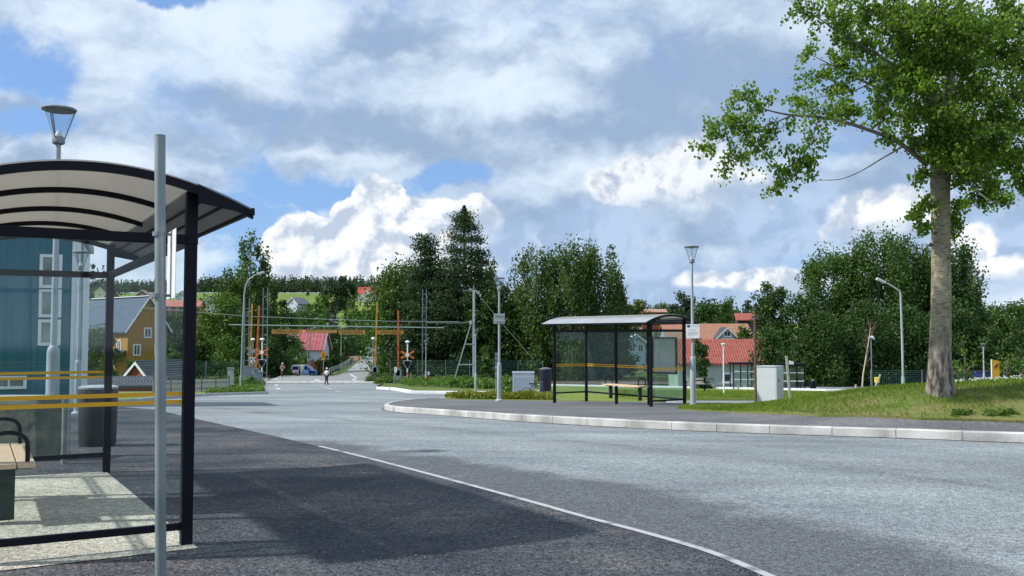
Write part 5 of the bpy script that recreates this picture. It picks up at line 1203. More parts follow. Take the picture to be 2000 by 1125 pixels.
house('long_red_barn', 'long red building with brownish red roof between pole and black post', 353, 330, None, 12.5, 7, 1.9, Z(587, 330) - Z(599, 330), R(3), redwood, mat('red_brown_roof', (.32, .12, .09), .8, (.38, .16, .12), .4), wrow(4, 11, .9), False, .4, trim=False, zb=Z(609, 330))
house('red_roofed_hill_house', 'low house with rusty red roof just left of the foreground pole', 297, 330, None, 5.0, 6, 1.6, Z(588, 330) - Z(600, 330), R(-25), whitew, mat('red_brown_roof', (0, 0, 0)), (), True, .4, zb=Z(610, 330))
house('white_gabled_house', 'white gabled house half way up the hill above the warning boards', 570, 400, None, 5.4, 7, 3.4, Z(582, 400) - Z(593, 400), R(-28), whitew, mat('grey_far_roof', (.20, .21, .24), .7), [(0, 0, 3.4, .8, .9, 0)] + wrow(2, 5, 1.2), True, .5, zb=Z(608, 400))
t = house('red_roofed_villa', 'large villa with bright red roof and pale gable on the ridge of the hill', 719, 560, None, 13.0, 9, 3.4, Z(563, 560) - Z(575, 560), 0, mat('villa_wall', (.44, .42, .38), .8), mat('bright_red_roof', (.36, .05, .05), .7, (.42, .075, .06), .3), wrow(4, 12, 1.8, 1.0, 1.2), False, .5, trim=False, zb=Z(584, 560))
D = 560; w = X(735, D) - X(706, D); h0 = Z(577, D) - Z(584, D); h1 = Z(565, D) - Z(584, D)
MB().prism([(-w / 2, -2, -2), (w / 2, -2, -2), (w / 2, -2, h0), (0, -2, h1), (-w / 2, -2, h0)], (0, 5, 0)).build('front_gable', mat('villa_gable', (.52, .50, .46), .8), t)
# far dirt road up the hill
drape('hill_road', [(X(636, 395), 395), (X(668, 392), 392), (X(660, 430), 430), (X(656, 500), 500), (X(640, 500), 500), (X(640, 430), 430)], .05, asph_far, 6.0)
# small glass waiting pavilions far right
def pavilion(label, u0, u1, D, vt, vb, pitch=.35):
    x0, x1 = X(u0, D), X(u1, D); z0 = Z(vb, D); h = Z(vt, D) - z0; w = x1 - x0; t = thing('glass_pavilion', label, 'bus shelter', (x0, D, z0), 0, 'small glass waiting shelters')
    for x in np.linspace(0, w, 4): MB().box((x, 0, h / 2), (.07, .07, h)).build('post', black, t)
    for x in (0, w): MB().box((x, 1.2, h / 2), (.07, .07, h)).build('post', black, t)
    MB().box((w / 2, .6, h + .06), (w + .3, 1.7, .14)).build('roof', black, t)
    for k in range(3):
        a = w * k / 3 + .04; gpp = MB().box((a + w / 6 - .04, 0, h * .5), (w / 3 - .1, .02, h * .88)).build('glass_pane', glassd, t)
        b = MB(); [b.box((a + w / 6 - .04, -.015, h * f), (w / 3 - .12, .004, .10)) for f in (.42, .72)]; b.build('white_stripe', white, gpp)
    return t
pavilion('small dark framed glass shelter in front of the green cottage', 1432, 1474, 82, 711, 763)
pavilion('small dark framed glass shelter right of the pale cabinet', 1526, 1571, 80, 713, 767)
t = MB().prism([(X(1541, 79), 79, Z(704, 79)), (X(1550, 79), 79, Z(706, 79)), (X(1550, 79), 79, Z(712, 79)), (X(1541, 79), 79, Z(711.5, 79))], (0, .05, 0)).build('white_roof_sign', white); tag(t, 'small white sign plate on the roof of the shelter right of the cabinet', 'sign')
t.location = (0, 0, 0)
D = 700; x = X(1153, D); t = thing('radio_mast', 'very thin distant radio mast rising above the birches', 'mast', (x, D, gz(x, D))); MB().tube([(0, 0, 0), (0, 0, Z(452, D) - t.location.z)], [.5, .12], 6).build('mast', galv_dark, t); MB().bar((-.8, 0, Z(470, D) - t.location.z), (.8, 0, Z(470, D) - t.location.z), .3).build('antenna', galv_dark, t)
# ------------------------------------------------------------------ vegetation
def leaf_quads(C, size, rng, aspect=.65, updir=None, droop=0.0):
    """C (n,3) leaf centres -> pointed four-cornered leaves with random orientation"""
    n = len(C); nrm = rng.normal(size=(n, 3)); nrm[:, 2] += .5
    nrm /= np.linalg.norm(nrm, axis=1, keepdims=True)
    a = rng.normal(size=(n, 3)); a[:, 2] -= droop
    a -= nrm * (a * nrm).sum(1, keepdims=True); a /= np.linalg.norm(a, axis=1, keepdims=True) + 1e-9
    b = np.cross(nrm, a); s = (size * rng.uniform(.7, 1.35, n))[:, None]
    V = np.stack([C - a * s, C + b * s * aspect - a * s * .15, C + a * s, C - b * s * aspect - a * s * .15], 1).reshape(-1, 3)
    return V, np.arange(4 * n).reshape(-1, 4)
PAL = {
 'dark': ((.022, .058, .014), (.062, .125, .024)), 'mid': ((.034, .085, .016), (.090, .165, .030)),
 'light': ((.050, .115, .018), (.12, .20, .035)), 'pine': ((.020, .046, .020), (.050, .092, .032)),
 'birch': ((.036, .082, .020), (.100, .160, .038)), 'olive': ((.045, .075, .018), (.11, .14, .035)), 'far': ((.020, .045, .022), (.045, .080, .032))}
def leafM(p): return leafmat('leaves_' + p, *PAL[p], trans=.30)
def tree(name, label, u, D, vtop, wpx, kind='broad', pal='mid', seed=1, hb=.12, dens=1.0, leaf=None, group=None, vbase=None, cat='tree', lean=0.0, depth=1.0):
    rng = np.random.default_rng(seed); x = X(u, D, 700); z0 = gz(x, D) - .1 if vbase is None else Z(vbase, D)
    H = Z(vtop, D, u) - z0; Rr = wpx / 2 * D / F * (1.22 if kind != 'bush' else 1.08); t = thing(name, label, cat, (x, D, z0), 0, group)
    leaf = leaf or max(.10, D * .00145)
    def env(s):
        if kind == 'birch': return np.clip(np.sin(np.pi * (.14 + .66 * s)) ** .65, .1, 1)
        if kind == 'conifer': return np.clip((1 - s) ** .62 * (1 - .30 * np.exp(-s * 9)), .03, 1)
        if kind == 'pine': return np.clip((1 - s) ** .5 * (.65 + .35 * np.sin(np.pi * np.clip(s * 1.3, 0, 1))), .12, 1)
        if kind == 'bush': return np.clip((1 - s ** 2.2) ** .5, .12, 1)
        return np.clip(np.sin(np.pi * (.18 + .66 * s)) ** .55, .12, 1)
    area = math.pi / 2 * Rr * H * (1 - hb) * .75; n = int(np.clip(dens * (6.2 if leaf > .11 and dens > .5 else 3.0) * area / (leaf * leaf * 1.3), 300, 30000))
    ncl = int(np.clip(n / 70, 14, 260))
    # clumps: biased outwards, with whole missing lobes so that gaps stay open
    s = rng.uniform(0, 1, ncl * 3); ok = rng.uniform(0, 1, ncl * 3) < env(s) ** 1.1 + .05; s = s[ok][:ncl]; m = len(s)
    a = rng.uniform(0, 2 * math.pi, m); rr = np.sqrt(rng.uniform(.06, 1, m)) * (1 + .22 * np.sin(3 * a + seed) + .15 * np.sin(7 * s * 3 + a * 2 + seed))
    r = env(s) * Rr * rr * .92
    cx = r * np.cos(a) + lean * s * H; cy = r * np.sin(a) * depth; cz = H * (hb + (1 - hb) * s * .97)
    if kind in ('birch', 'broad'): cz = cz - np.clip(rr, 0, 1) ** 2 * s * H * .13
    if kind == 'conifer':
        lay = np.round(s * 16) / 16; cz = H * (hb + (1 - hb) * lay) - r * .22 + rng.normal(0, .012 * H, m)
    C = np.stack([cx, cy, cz], 1); cr = Rr * (.17 if kind != 'conifer' else .15) * rng.uniform(.65, 1.35, m) + leaf
    idx = rng.integers(0, m, n); off = np.clip(rng.normal(size=(n, 3)), -1.9, 1.9) * cr[idx][:, None] * .62
    if kind == 'birch': off[:, 2] *= 1.9; off[:, 2] -= cr[idx] * .5; off[:, :2] *= .75
    elif kind in ('conifer', 'pine'): off[:, 2] *= .42
    PT = C[idx] + off
    if kind == 'conifer':   # spire
        k = int(n * .04); zz = rng.uniform(.90, 1.0, k) * H; PT[:k] = np.stack([rng.normal(0, 1, k) * (H - zz + .15) * .22 + lean * H, rng.normal(0, 1, k) * (H - zz + .15) * .22, zz], 1)
    PT = PT[PT[:, 2] > .15]; n = len(PT)
    V, Fq = leaf_quads(PT, leaf * (1.0 if kind not in ('conifer', 'pine') else .95), rng, .62 if kind not in ('conifer', 'pine') else .48, droop=1.2 if kind == 'birch' else 0)
    tint = np.clip(rng.normal(.45, .22, n) + (rng.uniform(-.25, .25, m)[idx[:n]] if n <= len(idx) else 0), 0, 1)
    npmesh('crown', V, Fq, leafM(pal), t, tint)
    # trunk and limbs
    b = MB(); tr = max(.10, H * .014) * (1.0 if kind != 'bush' else .5); nt_ = 7
    tp = [(lean * H * (i / nt_) ** 1.3 + (rng.normal(0, .006) * H if 0 < i < nt_ else 0), rng.normal(0, .004) * H if 0 < i else 0, H * .95 * i / nt_ - (.3 if i == 0 else 0)) for i in range(nt_ + 1)]
    b.tube(tp, [tr * (1 - .88 * i / nt_) for i in range(nt_ + 1)], 8)
    for k in rng.choice(m, min(m, 16 if kind != 'bush' else 7), replace=False):
        zc = C[k][2]; zs_ = zc * (.62 if kind not in ('conifer', 'pine') else .97); f = min(.999, max(0, zs_ / (H * .95))) * nt_; i = int(f)
        p0 = Vector(tp[i]).lerp(Vector(tp[i + 1]), f - i); p1 = Vector(C[k]); mid = p0.lerp(p1, .5) + Vector((0, 0, .05 * H * (1 if kind != 'conifer' else .2)))
        w = tr * (1 - .85 * f / nt_) * .5; b.tube([p0, mid, p1], [w, w * .6, w * .15], 5, cap=False)
    b.build('trunk', mat('birch_bark', (.34, .33, .30), .8, (.10, .09, .08), 3, thr=(.5, .7)) if kind == 'birch' else bark, t, smooth=True)
    return t
def rowof(lst, group, name='tree', cat='tree', **kw):
    for k, q in enumerate(lst):
        u, D, vt, w, kind, pal, lab = q[:7]; o = dict(kw); o.update(q[7] if len(q) > 7 else {})
        tree(o.pop('nm', name), lab, u, D, vt, w, kind, pal, seed=int(u * 7 + D), group=group, cat=cat, **o)
# ---- left of the road
rowof([
 (487, 135, 446, 62, 'birch', 'birch', 'tall slender birch rising above the hill line left of the crossing', dict(nm='birch_tree', hb=.10, dens=.75)),
 (462, 131, 508, 64, 'birch', 'birch', 'shorter birch leaning against the tall slender birch', dict(nm='birch_tree', dens=.9)),
 (508, 138, 500, 50, 'birch', 'birch', 'narrow birch just right of the tall slender birch', dict(nm='birch_tree', dens=.9)),
 (432, 128, 566, 92, 'broad', 'light', 'bright green tree between black shelter post and curved road lamp', dict(dens=1.3)),
 (352, 132, 606, 84, 'broad', 'dark', 'dark round tree seen between foreground pole and black post', dict(dens=1.3)),
 (398, 140, 640, 90, 'broad', 'mid', 'mid green tree just right of the black shelter post', dict(dens=1.2)),
 (438, 122, 655, 62, 'bush', 'light', 'light green rounded bush before the dark trees at the left', dict(nm='bush', dens=1.3, hb=.02)),
 (388, 124, 672, 70, 'bush', 'dark', 'dark bush behind the left mesh fence', dict(nm='bush', dens=1.3, hb=.02)),
 (545, 150, 592, 66, 'broad', 'mid', 'tree right of the left lattice masts', dict(dens=1.2)),
 (535, 135, 668, 60, 'bush', 'dark', 'dark bush behind the crossing signal on the left', dict(nm='bush', hb=.02, dens=1.3)),
 (580, 160, 668, 50, 'bush', 'mid', 'leafy bush before the left wing of the white house', dict(nm='bush', hb=.02, dens=1.3)),
 (553, 140, 690, 40, 'bush', 'olive', 'small olive bush behind the motorcycle', dict(nm='bush', hb=.02)),
 (600, 215, 598, 70, 'broad', 'mid', 'tree behind the white house with red roof', dict(dens=1.2)),
 (642, 205, 640, 66, 'broad', 'dark', 'dark tree right behind the white house roof', dict(dens=1.4, hb=.03)),
 (672, 225, 648, 64, 'broad', 'dark', 'dark tree behind the middle warning board', dict(dens=1.4, hb=.02)),
 (698, 262, 650, 50, 'broad', 'dark', 'dark tree where the far road bends', dict(dens=1.3)),
 (632, 150, 694, 40, 'bush', 'dark', 'low dark bush beside the round orange sign', dict(nm='bush', hb=.02)),
 (655, 180, 692, 46, 'bush', 'dark', 'low dark bush beside the far guard rail', dict(nm='bush', hb=.02)),
 (185, 100, 632, 66, 'broad', 'dark', 'dark tree in front of the ochre house roof seen through the shelter glass', dict(dens=1.5, hb=.02)),
 (216, 96, 672, 40, 'bush', 'dark', 'dark bush under the eave of the ochre house', dict(nm='bush', hb=.02, dens=1.3)),
 (255, 92, 708, 40, 'bush', 'dark', 'dark bush left of the small red shed', dict(nm='bush', hb=.02, dens=1.3)),
 (340, 108, 690, 50, 'bush', 'dark', 'dark bush right of the small red shed', dict(nm='bush', hb=.02, dens=1.3)),
 (715, 300, 668, 46, 'broad', 'light', 'sunlit pale green tree at the end of the far road', dict(dens=1.2, hb=.02)),
 (738, 250, 640, 50, 'broad', 'mid', 'tree at the right edge of the far road', dict(dens=1.2, hb=.03)),
 (756, 190, 650, 60, 'broad', 'mid', 'leafy tree behind the right yellow barrier arm', dict(dens=1.2, hb=.02)),
], 'trees left of and behind the crossing')
# ---- hill trees
rowof([
 (655, 470, 536, 40, 'broad', 'far', 'tall dark tree of a pair on the ridge of the hill'),
 (676, 480, 540, 34, 'broad', 'far', 'second dark tree of the pair left of the red roofed villa'),
 (640, 455, 556, 26, 'broad', 'far', 'small dark tree left of the pair on the ridge'),
 (600, 400, 568, 26, 'conifer', 'mid', 'mid green pointed tree right of the white gabled house on the hill'),
 (626, 400, 570, 24, 'broad', 'light', 'light round tree on the bright field', dict(dens=1.3)),
 (690, 380, 588, 40, 'broad', 'mid', 'round tree right of the road up the hill', dict(dens=1.3)),
 (650, 350, 618, 44, 'broad', 'far', 'dark tree at the foot of the hill road', dict(dens=1.3, hb=.02)),
 (618, 340, 590, 42, 'broad', 'mid', 'wide tree below the white gabled house', dict(dens=1.3, hb=.02)),
 (585, 335, 612, 44, 'broad', 'far', 'bushy tree under the white gabled house', dict(dens=1.3, hb=.02)),
 (545, 350, 579, 26, 'broad', 'far', 'dark tree left of the white gabled house', dict(dens=1.3, hb=.02)),
 (715, 330, 612, 60, 'broad', 'mid', 'wide tree under the bright field by the villa', dict(dens=1.3, hb=.02)),
 (748, 420, 580, 40, 'broad', 'far', 'dark tree right of the red roofed villa', dict(dens=1.3, hb=.02)),
 (660, 300, 640, 60, 'bush', 'far', 'dark bushy mass of a tree below the hill road', dict(dens=1.4, hb=.02)),
 (700, 300, 628, 60, 'bush', 'far', 'dark bushy tree behind the middle warning board top', dict(dens=1.4, hb=.02)),
 (570, 300, 628, 70, 'bush', 'far', 'dark bushy tree above the warning board at left', dict(dens=1.4, hb=.02)),
 (500, 380, 575, 60, 'broad', 'far', 'dark tree behind the left barrier arms on the slope', dict(dens=1.3, hb=.02)),
 (228, 430, 556, 42, 'broad', 'far', 'dark hill tree right of the cream yellow hill house', dict(dens=1.3, hb=.02)),
 (182, 640, 552, 44, 'broad', 'far', 'dark hill tree behind the cream yellow hill house', dict(dens=1.5, hb=.02)),
 (212, 560, 562, 30, 'broad', 'far', 'smaller dark tree beside the cream yellow hill house', dict(dens=1.5, hb=.02)),
 (178, 600, 519, 11, 'conifer', 'far', 'first spire-like conifer above the glass rail of the near shelter'),
 (186, 600, 524, 10, 'conifer', 'far', 'middle spire-like conifer above the glass rail of the near shelter'),
 (198, 600, 518, 11, 'conifer', 'far', 'third spire-like conifer above the glass rail of the near shelter'),
 (382, 400, 600, 40, 'bush', 'olive', 'olive bush below the white hill houses', dict(dens=1.3, hb=.02)),
 (430, 520, 572, 30, 'bush', 'far', 'dark bush right of the white hill house by the black post', dict(dens=1.3, hb=.02)),
 (300, 300, 614, 50, 'bush', 'far', 'dark bush behind the ochre gable', dict(dens=1.3, hb=.02)),
 (350, 280, 610, 70, 'bush', 'mid', 'bushy green tree under the long red building', dict(dens=1.3, hb=.02)),
], 'trees on the hillside', dens=1.2)
# ---- the tall group in the middle
rowof([
 (784, 128, 502, 118, 'broad', 'mid', 'broad leafy tree at the left end of the tall middle group', dict(dens=1.4, hb=.02)),
 (762, 124, 560, 50, 'broad', 'mid', 'lower leafy tree at the far left of the tall middle group', dict(dens=1.4, hb=.01)),
 (829, 122, 456, 128, 'pine', 'pine', 'dark pine with rounded tiers left of the highest conifer', dict(nm='pine_tree', dens=1.6, hb=.03)),
 (906, 120, 402, 160, 'conifer', 'pine', 'highest conifer with a pointed top in the middle of the picture', dict(nm='conifer_tree', dens=1.7, hb=.02)),
 (868, 126, 510, 110, 'broad', 'pine', 'dark tree between the pine and the highest conifer', dict(dens=1.6, hb=.01)),
 (948, 124, 486, 56, 'birch', 'birch', 'thin birch right against the highest conifer', dict(nm='birch_tree', dens=.9, hb=.1)),
 (962, 118, 545, 96, 'broad', 'dark', 'dark tree behind the lamp with the square sign', dict(dens=1.5, hb=.01)),
 (1048, 116, 474, 96, 'birch', 'birch', 'drooping birch with a rounded greyish crown left of the birch pair', dict(nm='birch_tree', dens=1.2, hb=.03)),
 (1012, 122, 552, 60, 'birch', 'birch', 'small drooping birch right of the lamp with the square sign', dict(nm='birch_tree', dens=1.0, hb=.05)),
 (1112, 114, 468, 98, 'birch', 'birch', 'tall birch with a spiky top above the far shelter roof', dict(nm='birch_tree', dens=1.25, hb=.02)),
 (1168, 116, 470, 96, 'birch', 'birch', 'tall full birch at the right of the middle group', dict(nm='birch_tree', dens=1.25, hb=.02)),
 (1206, 118, 552, 46, 'birch', 'birch', 'small birch hanging low at the right end of the middle group', dict(nm='birch_tree', dens=1.2, hb=.02)),
 (1030, 120, 628, 90, 'bush', 'dark', 'deep green undergrowth tree left of the far shelter', dict(dens=1.7, hb=.0)),
 (1120, 118, 600, 130, 'bush', 'dark', 'deep green undergrowth tree behind the far shelter', dict(dens=1.7, hb=.0)),
 (1190, 122, 620, 90, 'bush', 'dark', 'deep green undergrowth tree behind the right bay of the far shelter', dict(dens=1.7, hb=.0)),
 (900, 122, 620, 130, 'bush', 'pine', 'dark undergrowth tree below the highest conifer', dict(dens=1.7, hb=.0)),
 (820, 124, 620, 130, 'bush', 'pine', 'dark undergrowth tree below the pine', dict(dens=1.7, hb=.0)),
 (948, 102, 680, 30, 'bush', 'mid', 'young bright shrub before the dark trees right of the braced pole', dict(nm='shrub', dens=1.2, hb=.02)),
], 'tall trees in the middle')
# ---- trees behind the shelter, centre right
rowof([
 (1243, 300, 586, 52, 'broad', 'olive', 'yellowish round tree left of the red two storey house', dict(dens=1.3, hb=.03)),
 (1290, 350, 588, 40, 'broad', 'mid', 'small round tree above the red two storey house', dict(dens=1.3, hb=.03)),
 (1222, 260, 590, 40, 'broad', 'olive', 'round tree at the right edge of the tall birches', dict(dens=1.3, hb=.03)),
 (1333, 190, 568, 50, 'broad', 'pine', 'dark pine-green tree left of the right-hand notice lamp', dict(dens=1.3, hb=.02)),
 (1380, 260, 583, 56, 'broad', 'dark', 'round dark tree right of the notice lamp', dict(dens=1.4, hb=.02)),
 (1422, 280, 582, 60, 'broad', 'mid', 'wide green tree behind the orange tiled roof', dict(dens=1.4, hb=.02)),
 (1462, 300, 590, 30, 'conifer', 'far', 'small dark conifer above the orange-red roof', dict(dens=1.4, hb=.02)),
 (1478, 290, 592, 26, 'conifer', 'far', 'small dark conifer left of the tall thin tree', dict(dens=1.4, hb=.02)),
 (1306, 240, 630, 60, 'bush', 'mid', 'green bushy tree behind the far shelter roof', dict(dens=1.4, hb=.0)),
 (1345, 210, 618, 50, 'bush', 'mid', 'green bushy tree right behind the notice', dict(dens=1.4, hb=.0)),
 (1255, 170, 640, 60, 'bush', 'dark', 'dark bush left of the pale blue house', dict(dens=1.4, hb=.0)),
 (1300, 160, 655, 70, 'bush', 'mid', 'bush seen through the right bay of the far shelter', dict(dens=1.4, hb=.0)),
 (1225, 135, 700, 60, 'bush', 'mid', 'green bush low behind the far shelter bench', dict(dens=1.4, hb=.0, nm='bush')),
 (1290, 130, 705, 60, 'bush', 'dark', 'dark bush low behind the far shelter display case', dict(dens=1.4, hb=.0, nm='bush')),
 (1366, 84, 658, 40, 'bush', 'dark', 'dark bush at the left end of the green cottage', dict(dens=1.6, hb=.0, nm='bush')),
 (1452, 112, 635, 40, 'bush', 'light', 'bright green bush between the two tiled roofs', dict(dens=1.5, hb=.0, nm='bush')),
], 'trees behind the houses on the right')
# ---- the big dark group on the right
rowof([
 (1512, 104, 541, 66, 'broad', 'dark', 'slim pointed tree at the left end of the big right-hand group', dict(dens=1.4, hb=.01)),
 (1502, 84, 640, 66, 'bush', 'dark', 'dark shrub overlapping the end of the bright red tiled roof', dict(dens=1.5, hb=.0, nm='bush')),
 (1568, 100, 566, 70, 'broad', 'dark', 'lower dark tree right of the slim pointed tree', dict(dens=1.5, hb=.01)),
 (1632, 108, 466, 118, 'broad', 'mid', 'round topped big tree left in the right-hand group', dict(dens=1.5, hb=.01)),
 (1716, 106, 440, 120, 'birch', 'mid', 'highest big tree of the right-hand group, left of the aspen trunk', dict(dens=1.4, hb=.01)),
 (1782, 110, 446, 100, 'birch', 'dark', 'dark drooping tree just left of the aspen trunk', dict(dens=1.6, hb=.01)),
 (1858, 106, 462, 110, 'birch', 'dark', 'dark drooping tree behind the aspen trunk', dict(dens=1.6, hb=.01)),
 (1600, 96, 610, 110, 'bush', 'dark', 'lower leafy mass at the left of the right-hand group', dict(dens=1.7, hb=.0)),
 (1690, 98, 590, 130, 'bush', 'dark', 'lower leafy mass behind the leaning sapling', dict(dens=1.7, hb=.0)),
 (1770, 100, 600, 120, 'bush', 'dark', 'lower leafy mass behind the bent road lamp', dict(dens=1.7, hb=.0)),
 (1860, 100, 590, 120, 'bush', 'dark', 'lower leafy mass right of the aspen trunk', dict(dens=1.7, hb=.0)),
 (1905, 112, 572, 60, 'broad', 'dark', 'small dark tree right of the aspen trunk against the sky', dict(dens=1.4, hb=.01)),
 (1968, 116, 590, 90, 'broad', 'mid', 'wide tree behind the yellow pillar', dict(dens=1.5, hb=.0)),
 (2030, 112, 582, 90, 'broad', 'dark', 'dark tree cut by the right picture edge', dict(dens=1.5, hb=.0)),
 (1935, 98, 640, 110, 'bush', 'dark', 'dark hedge-like tree behind the right-hand lantern lamp', dict(dens=1.7, hb=.0)),
 (1995, 96, 650, 90, 'bush', 'dark', 'dark bushy tree low at the right picture edge', dict(dens=1.7, hb=.0)),
 (1540, 100, 640, 90, 'bush', 'dark', 'dark leafy mass above the small shelter right of the cabinet', dict(dens=1.7, hb=.0)),
], 'big dark trees on the right')
# young trees with stakes behind the mound
rowof([
 (1885, 62, 676, 52, 'broad', 'light', 'young thin-leaved tree behind the mound right of the aspen', dict(dens=.30, hb=.22, leaf=.10)),
 (1966, 66, 692, 50, 'broad', 'light', 'young thin-leaved tree right of the yellow pillar', dict(dens=.30, hb=.22, leaf=.10)),
 (2004, 64, 700, 40, 'broad', 'mid', 'young tree at the very right picture edge', dict(dens=.30, hb=.2, leaf=.10)),
], 'young planted trees', name='young_tree')
# leaning bare sapling
D = 59; t = thing('bare_sapling', 'leaning nearly leafless pale sapling between timber stakes', 'sapling', (X(1683, D), D, Z(768, D))); o = Vector(t.location); rng = random.Random(3)
pth = [P(1683, 768, D) - o, P(1686, 730, D) - o, P(1692, 695, D) - o, P(1697, 665, D) - o, P(1700, 640, D) - o]
MB().tube(pth, [.055, .05, .04, .03, .015], 8).build('trunk', mat('pale_sapling_bark', (.42, .36, .30), .8, (.52, .46, .40), 6), t, smooth=True)
b = MB()
for k in range(26):
    f = rng.uniform(1.2, 3.9); i = int(f); p0 = pth[i].lerp(pth[i + 1], f - i); d = Vector((rng.uniform(-1, 1), rng.uniform(-.6, .6), rng.uniform(.6, 1.6))).normalized() * rng.uniform(.5, 1.3)
    b.tube([p0, p0 + d * .5 + Vector((0, 0, -.02)), p0 + d], [.014, .009, .004], 4, cap=False)
b.build('twigs', mat('sapling_twig', (.16, .10, .08), .8), t)

# ---- hedges, shrubs by the railway
rowof([(u, D, v, w, 'bush', p, lab, dict(nm='shrub', hb=0, dens=1.2, leaf=.13)) for u, D, v, w, p, lab in (
 (752, 103, 727, 34, 'light', 'yellow-green shrub left of the right orange barrier'), (728, 108, 727, 26, 'mid', 'low shrub at the foot of the right yellow barrier'),
 (812, 103, 738, 30, 'olive', 'low weedy shrub right of the crossing signal'), (850, 103, 740, 34, 'mid', 'low weedy shrub right of the lattice mast'),
 (884, 88, 742, 32, 'light', 'bright shrub left of the braced pole'), (912, 86, 744, 34, 'light', 'bright shrub at the foot of the braced pole'),
 (948, 84, 744, 32, 'light', 'bright shrub right of the small lantern lamp'), (976, 82, 746, 28, 'mid', 'shrub left of the lamp with square sign'),
 (992, 66, 741, 26, 'light', 'shrub before the white metal box, left side'), (1012, 64, 756, 26, 'light', 'low shrub before the white metal box, right side'),
 (485, 96, 738, 44, 'light', 'weedy shrub around the grey cabinet left of the crossing'), (462, 92, 736, 26, 'light', 'weedy shrub before the grey fence end panel'), (500, 94, 748, 40, 'mid', 'low shrub at the foot of the left barriers'),
 (448, 78, 762, 36, 'mid', 'low green tuft at the end of the picket fence'))], 'shrubs beside the railway', cat='shrub')
rng = np.random.default_rng(5)
def inpoly(px, py, poly):
    c = np.zeros(len(px), bool); n = len(poly); j = n - 1
    for i in range(n):
        xi, yi = poly[i][:2]; xj, yj = poly[j][:2]
        c ^= ((yi > py) != (yj > py)) & (px < (xj - xi) * (py - yi) / (yj - yi + 1e-12) + xi); j = i
    return c
def cover(name, label, cat, poly, n, h, size, pal, zf, kind='stuff'):
    xs = [p[0] for p in poly]; ys = [p[1] for p in poly]
    px = rng.uniform(min(xs), max(xs), n * 3); py = rng.uniform(min(ys), max(ys), n * 3); ok = inpoly(px, py, poly); px, py = px[ok][:n], py[ok][:n]
    hh = h * (.35 + .65 * (np.sin(px * 2.1) * np.sin(py * 2.7 + px) * .5 + .5)) * rng.uniform(.1, 1, len(px)) ** .6
    C = np.stack([px, py, np.array([zf(a, b) for a, b in zip(px, py)]) + hh], 1)
    V, Fq = leaf_quads(C, size, rng, .4); o = npmesh(name, V, Fq, leafM(pal), None, np.clip(rng.normal(.5, .25, len(C)), 0, 1)); tag(o, label, cat, kind=kind); return o
PAL['yellowgreen'] = ((.10, .14, .015), (.24, .24, .03))
cover('ground_cover', 'low yellow-green planting strip along the back of the bus stop pavement', 'ground cover', [(X(868, 48.2), 48.2), (X(882, 45.7), 45.7), (X(1000, 42.6), 42.6), (X(1078, 40.4), 40.4), (X(1080, 47.5), 47.5)], 9000, .42, .085, 'yellowgreen', lambda a, b: gz(a, b) + KB)
cover('weeds', 'weeds along the kerb of the left grass verge', 'weeds', [(p.x, p.y) for p in lf_in[22:]] + [(X(513, 90), 90), (X(440, 84), 84)], 5000, .35, .12, 'light', lambda a, b: gz(a, b) + .14)
cover('weeds', 'weeds before the mesh fence right of the crossing', 'weeds', [(X(800, 90), 90), (X(1050, 84), 84), (X(1050, 108), 108), (X(760, 108), 108)], 9000, .8, .16, 'light', lambda a, b: gz(a, b) + .1)
# ---- grass blades on the mound and lawns
PAL['blade'] = ((.075, .145, .012), (.20, .27, .035))
leafmat('grass_blades', *PAL['blade'], trans=.3)
def blades(name, label, poly, n, h, w, zf, patch=True):
    xs = [p[0] for p in poly]; ys = [p[1] for p in poly]
    px = rng.uniform(min(xs), max(xs), int(n * 2.6)); py = rng.uniform(min(ys), max(ys), int(n * 2.6)); ok = inpoly(px, py, poly)
    if patch:   # thinner growth on the slope facing the street
        d = np.sin(px * 1.3 + 2 * np.sin(py * 1.1)) * np.sin(py * 2.3 + np.sin(px * .9) * 2) + rng.normal(0, .45, len(px)); ok &= (d > np.where(py < 18.9, .15, -.9) )
    px, py = px[ok][:n], py[ok][:n]; m = len(px)
    z = zi(px, py) + .03 if zf is None else zf(px, py)
    a = rng.uniform(0, math.pi, m); hh = h * rng.uniform(.4, 1.3, m); lx = rng.normal(0, .45, m) * hh; ly = rng.normal(0, .45, m) * hh
    B = np.stack([px, py, z - .01], 1); dx = np.stack([np.cos(a) * w, np.sin(a) * w, 0 * a], 1)
    T = B + np.stack([lx, ly, hh], 1); M_ = B + np.stack([lx * .35, ly * .35, hh * .6], 1)
    V = np.stack([B - dx, B + dx, M_ + dx * .7, T, M_ - dx * .7], 1).reshape(-1, 3); Fq = np.arange(5 * m).reshape(-1, 5)
    t_ = np.clip(.5 + .3 * np.sin(px * .8 + 1) * np.sin(py * 1.1) + rng.normal(0, .2, m), 0, 1)
    o = npmesh(name, V, Fq, MT['grass_blades'], None, t_); tag(o, label, 'grass', kind='stuff')
near_poly = [(p.x, p.y) for p in lawn_front] + [(11.5, 16.7), (14, 16.5), (16, 29), (X(1490, 31), 31), (X(1345, 31.2), 31.2), (X(1335, 30.5), 30.5)]
blades('grass', 'rough green grass growing on the mound and lawn around the big tree', near_poly, 110000, .075, .0045, None)
blades('grass', 'grass on the lawn strip between path and white kerb behind the far shelter', [(X(1200, 54.5), 54.5), (X(1340, 52), 52), (X(1500, 51.5), 51.5), (X(1700, 51), 51), (X(1680, 70), 70), (X(1400, 76), 76), (X(1200, 78), 78)], 26000, .12, .02, lambda a, b: gz(a, b) + .14, False)
_o = [(p.x, p.y - .07) for p in lawn_front]
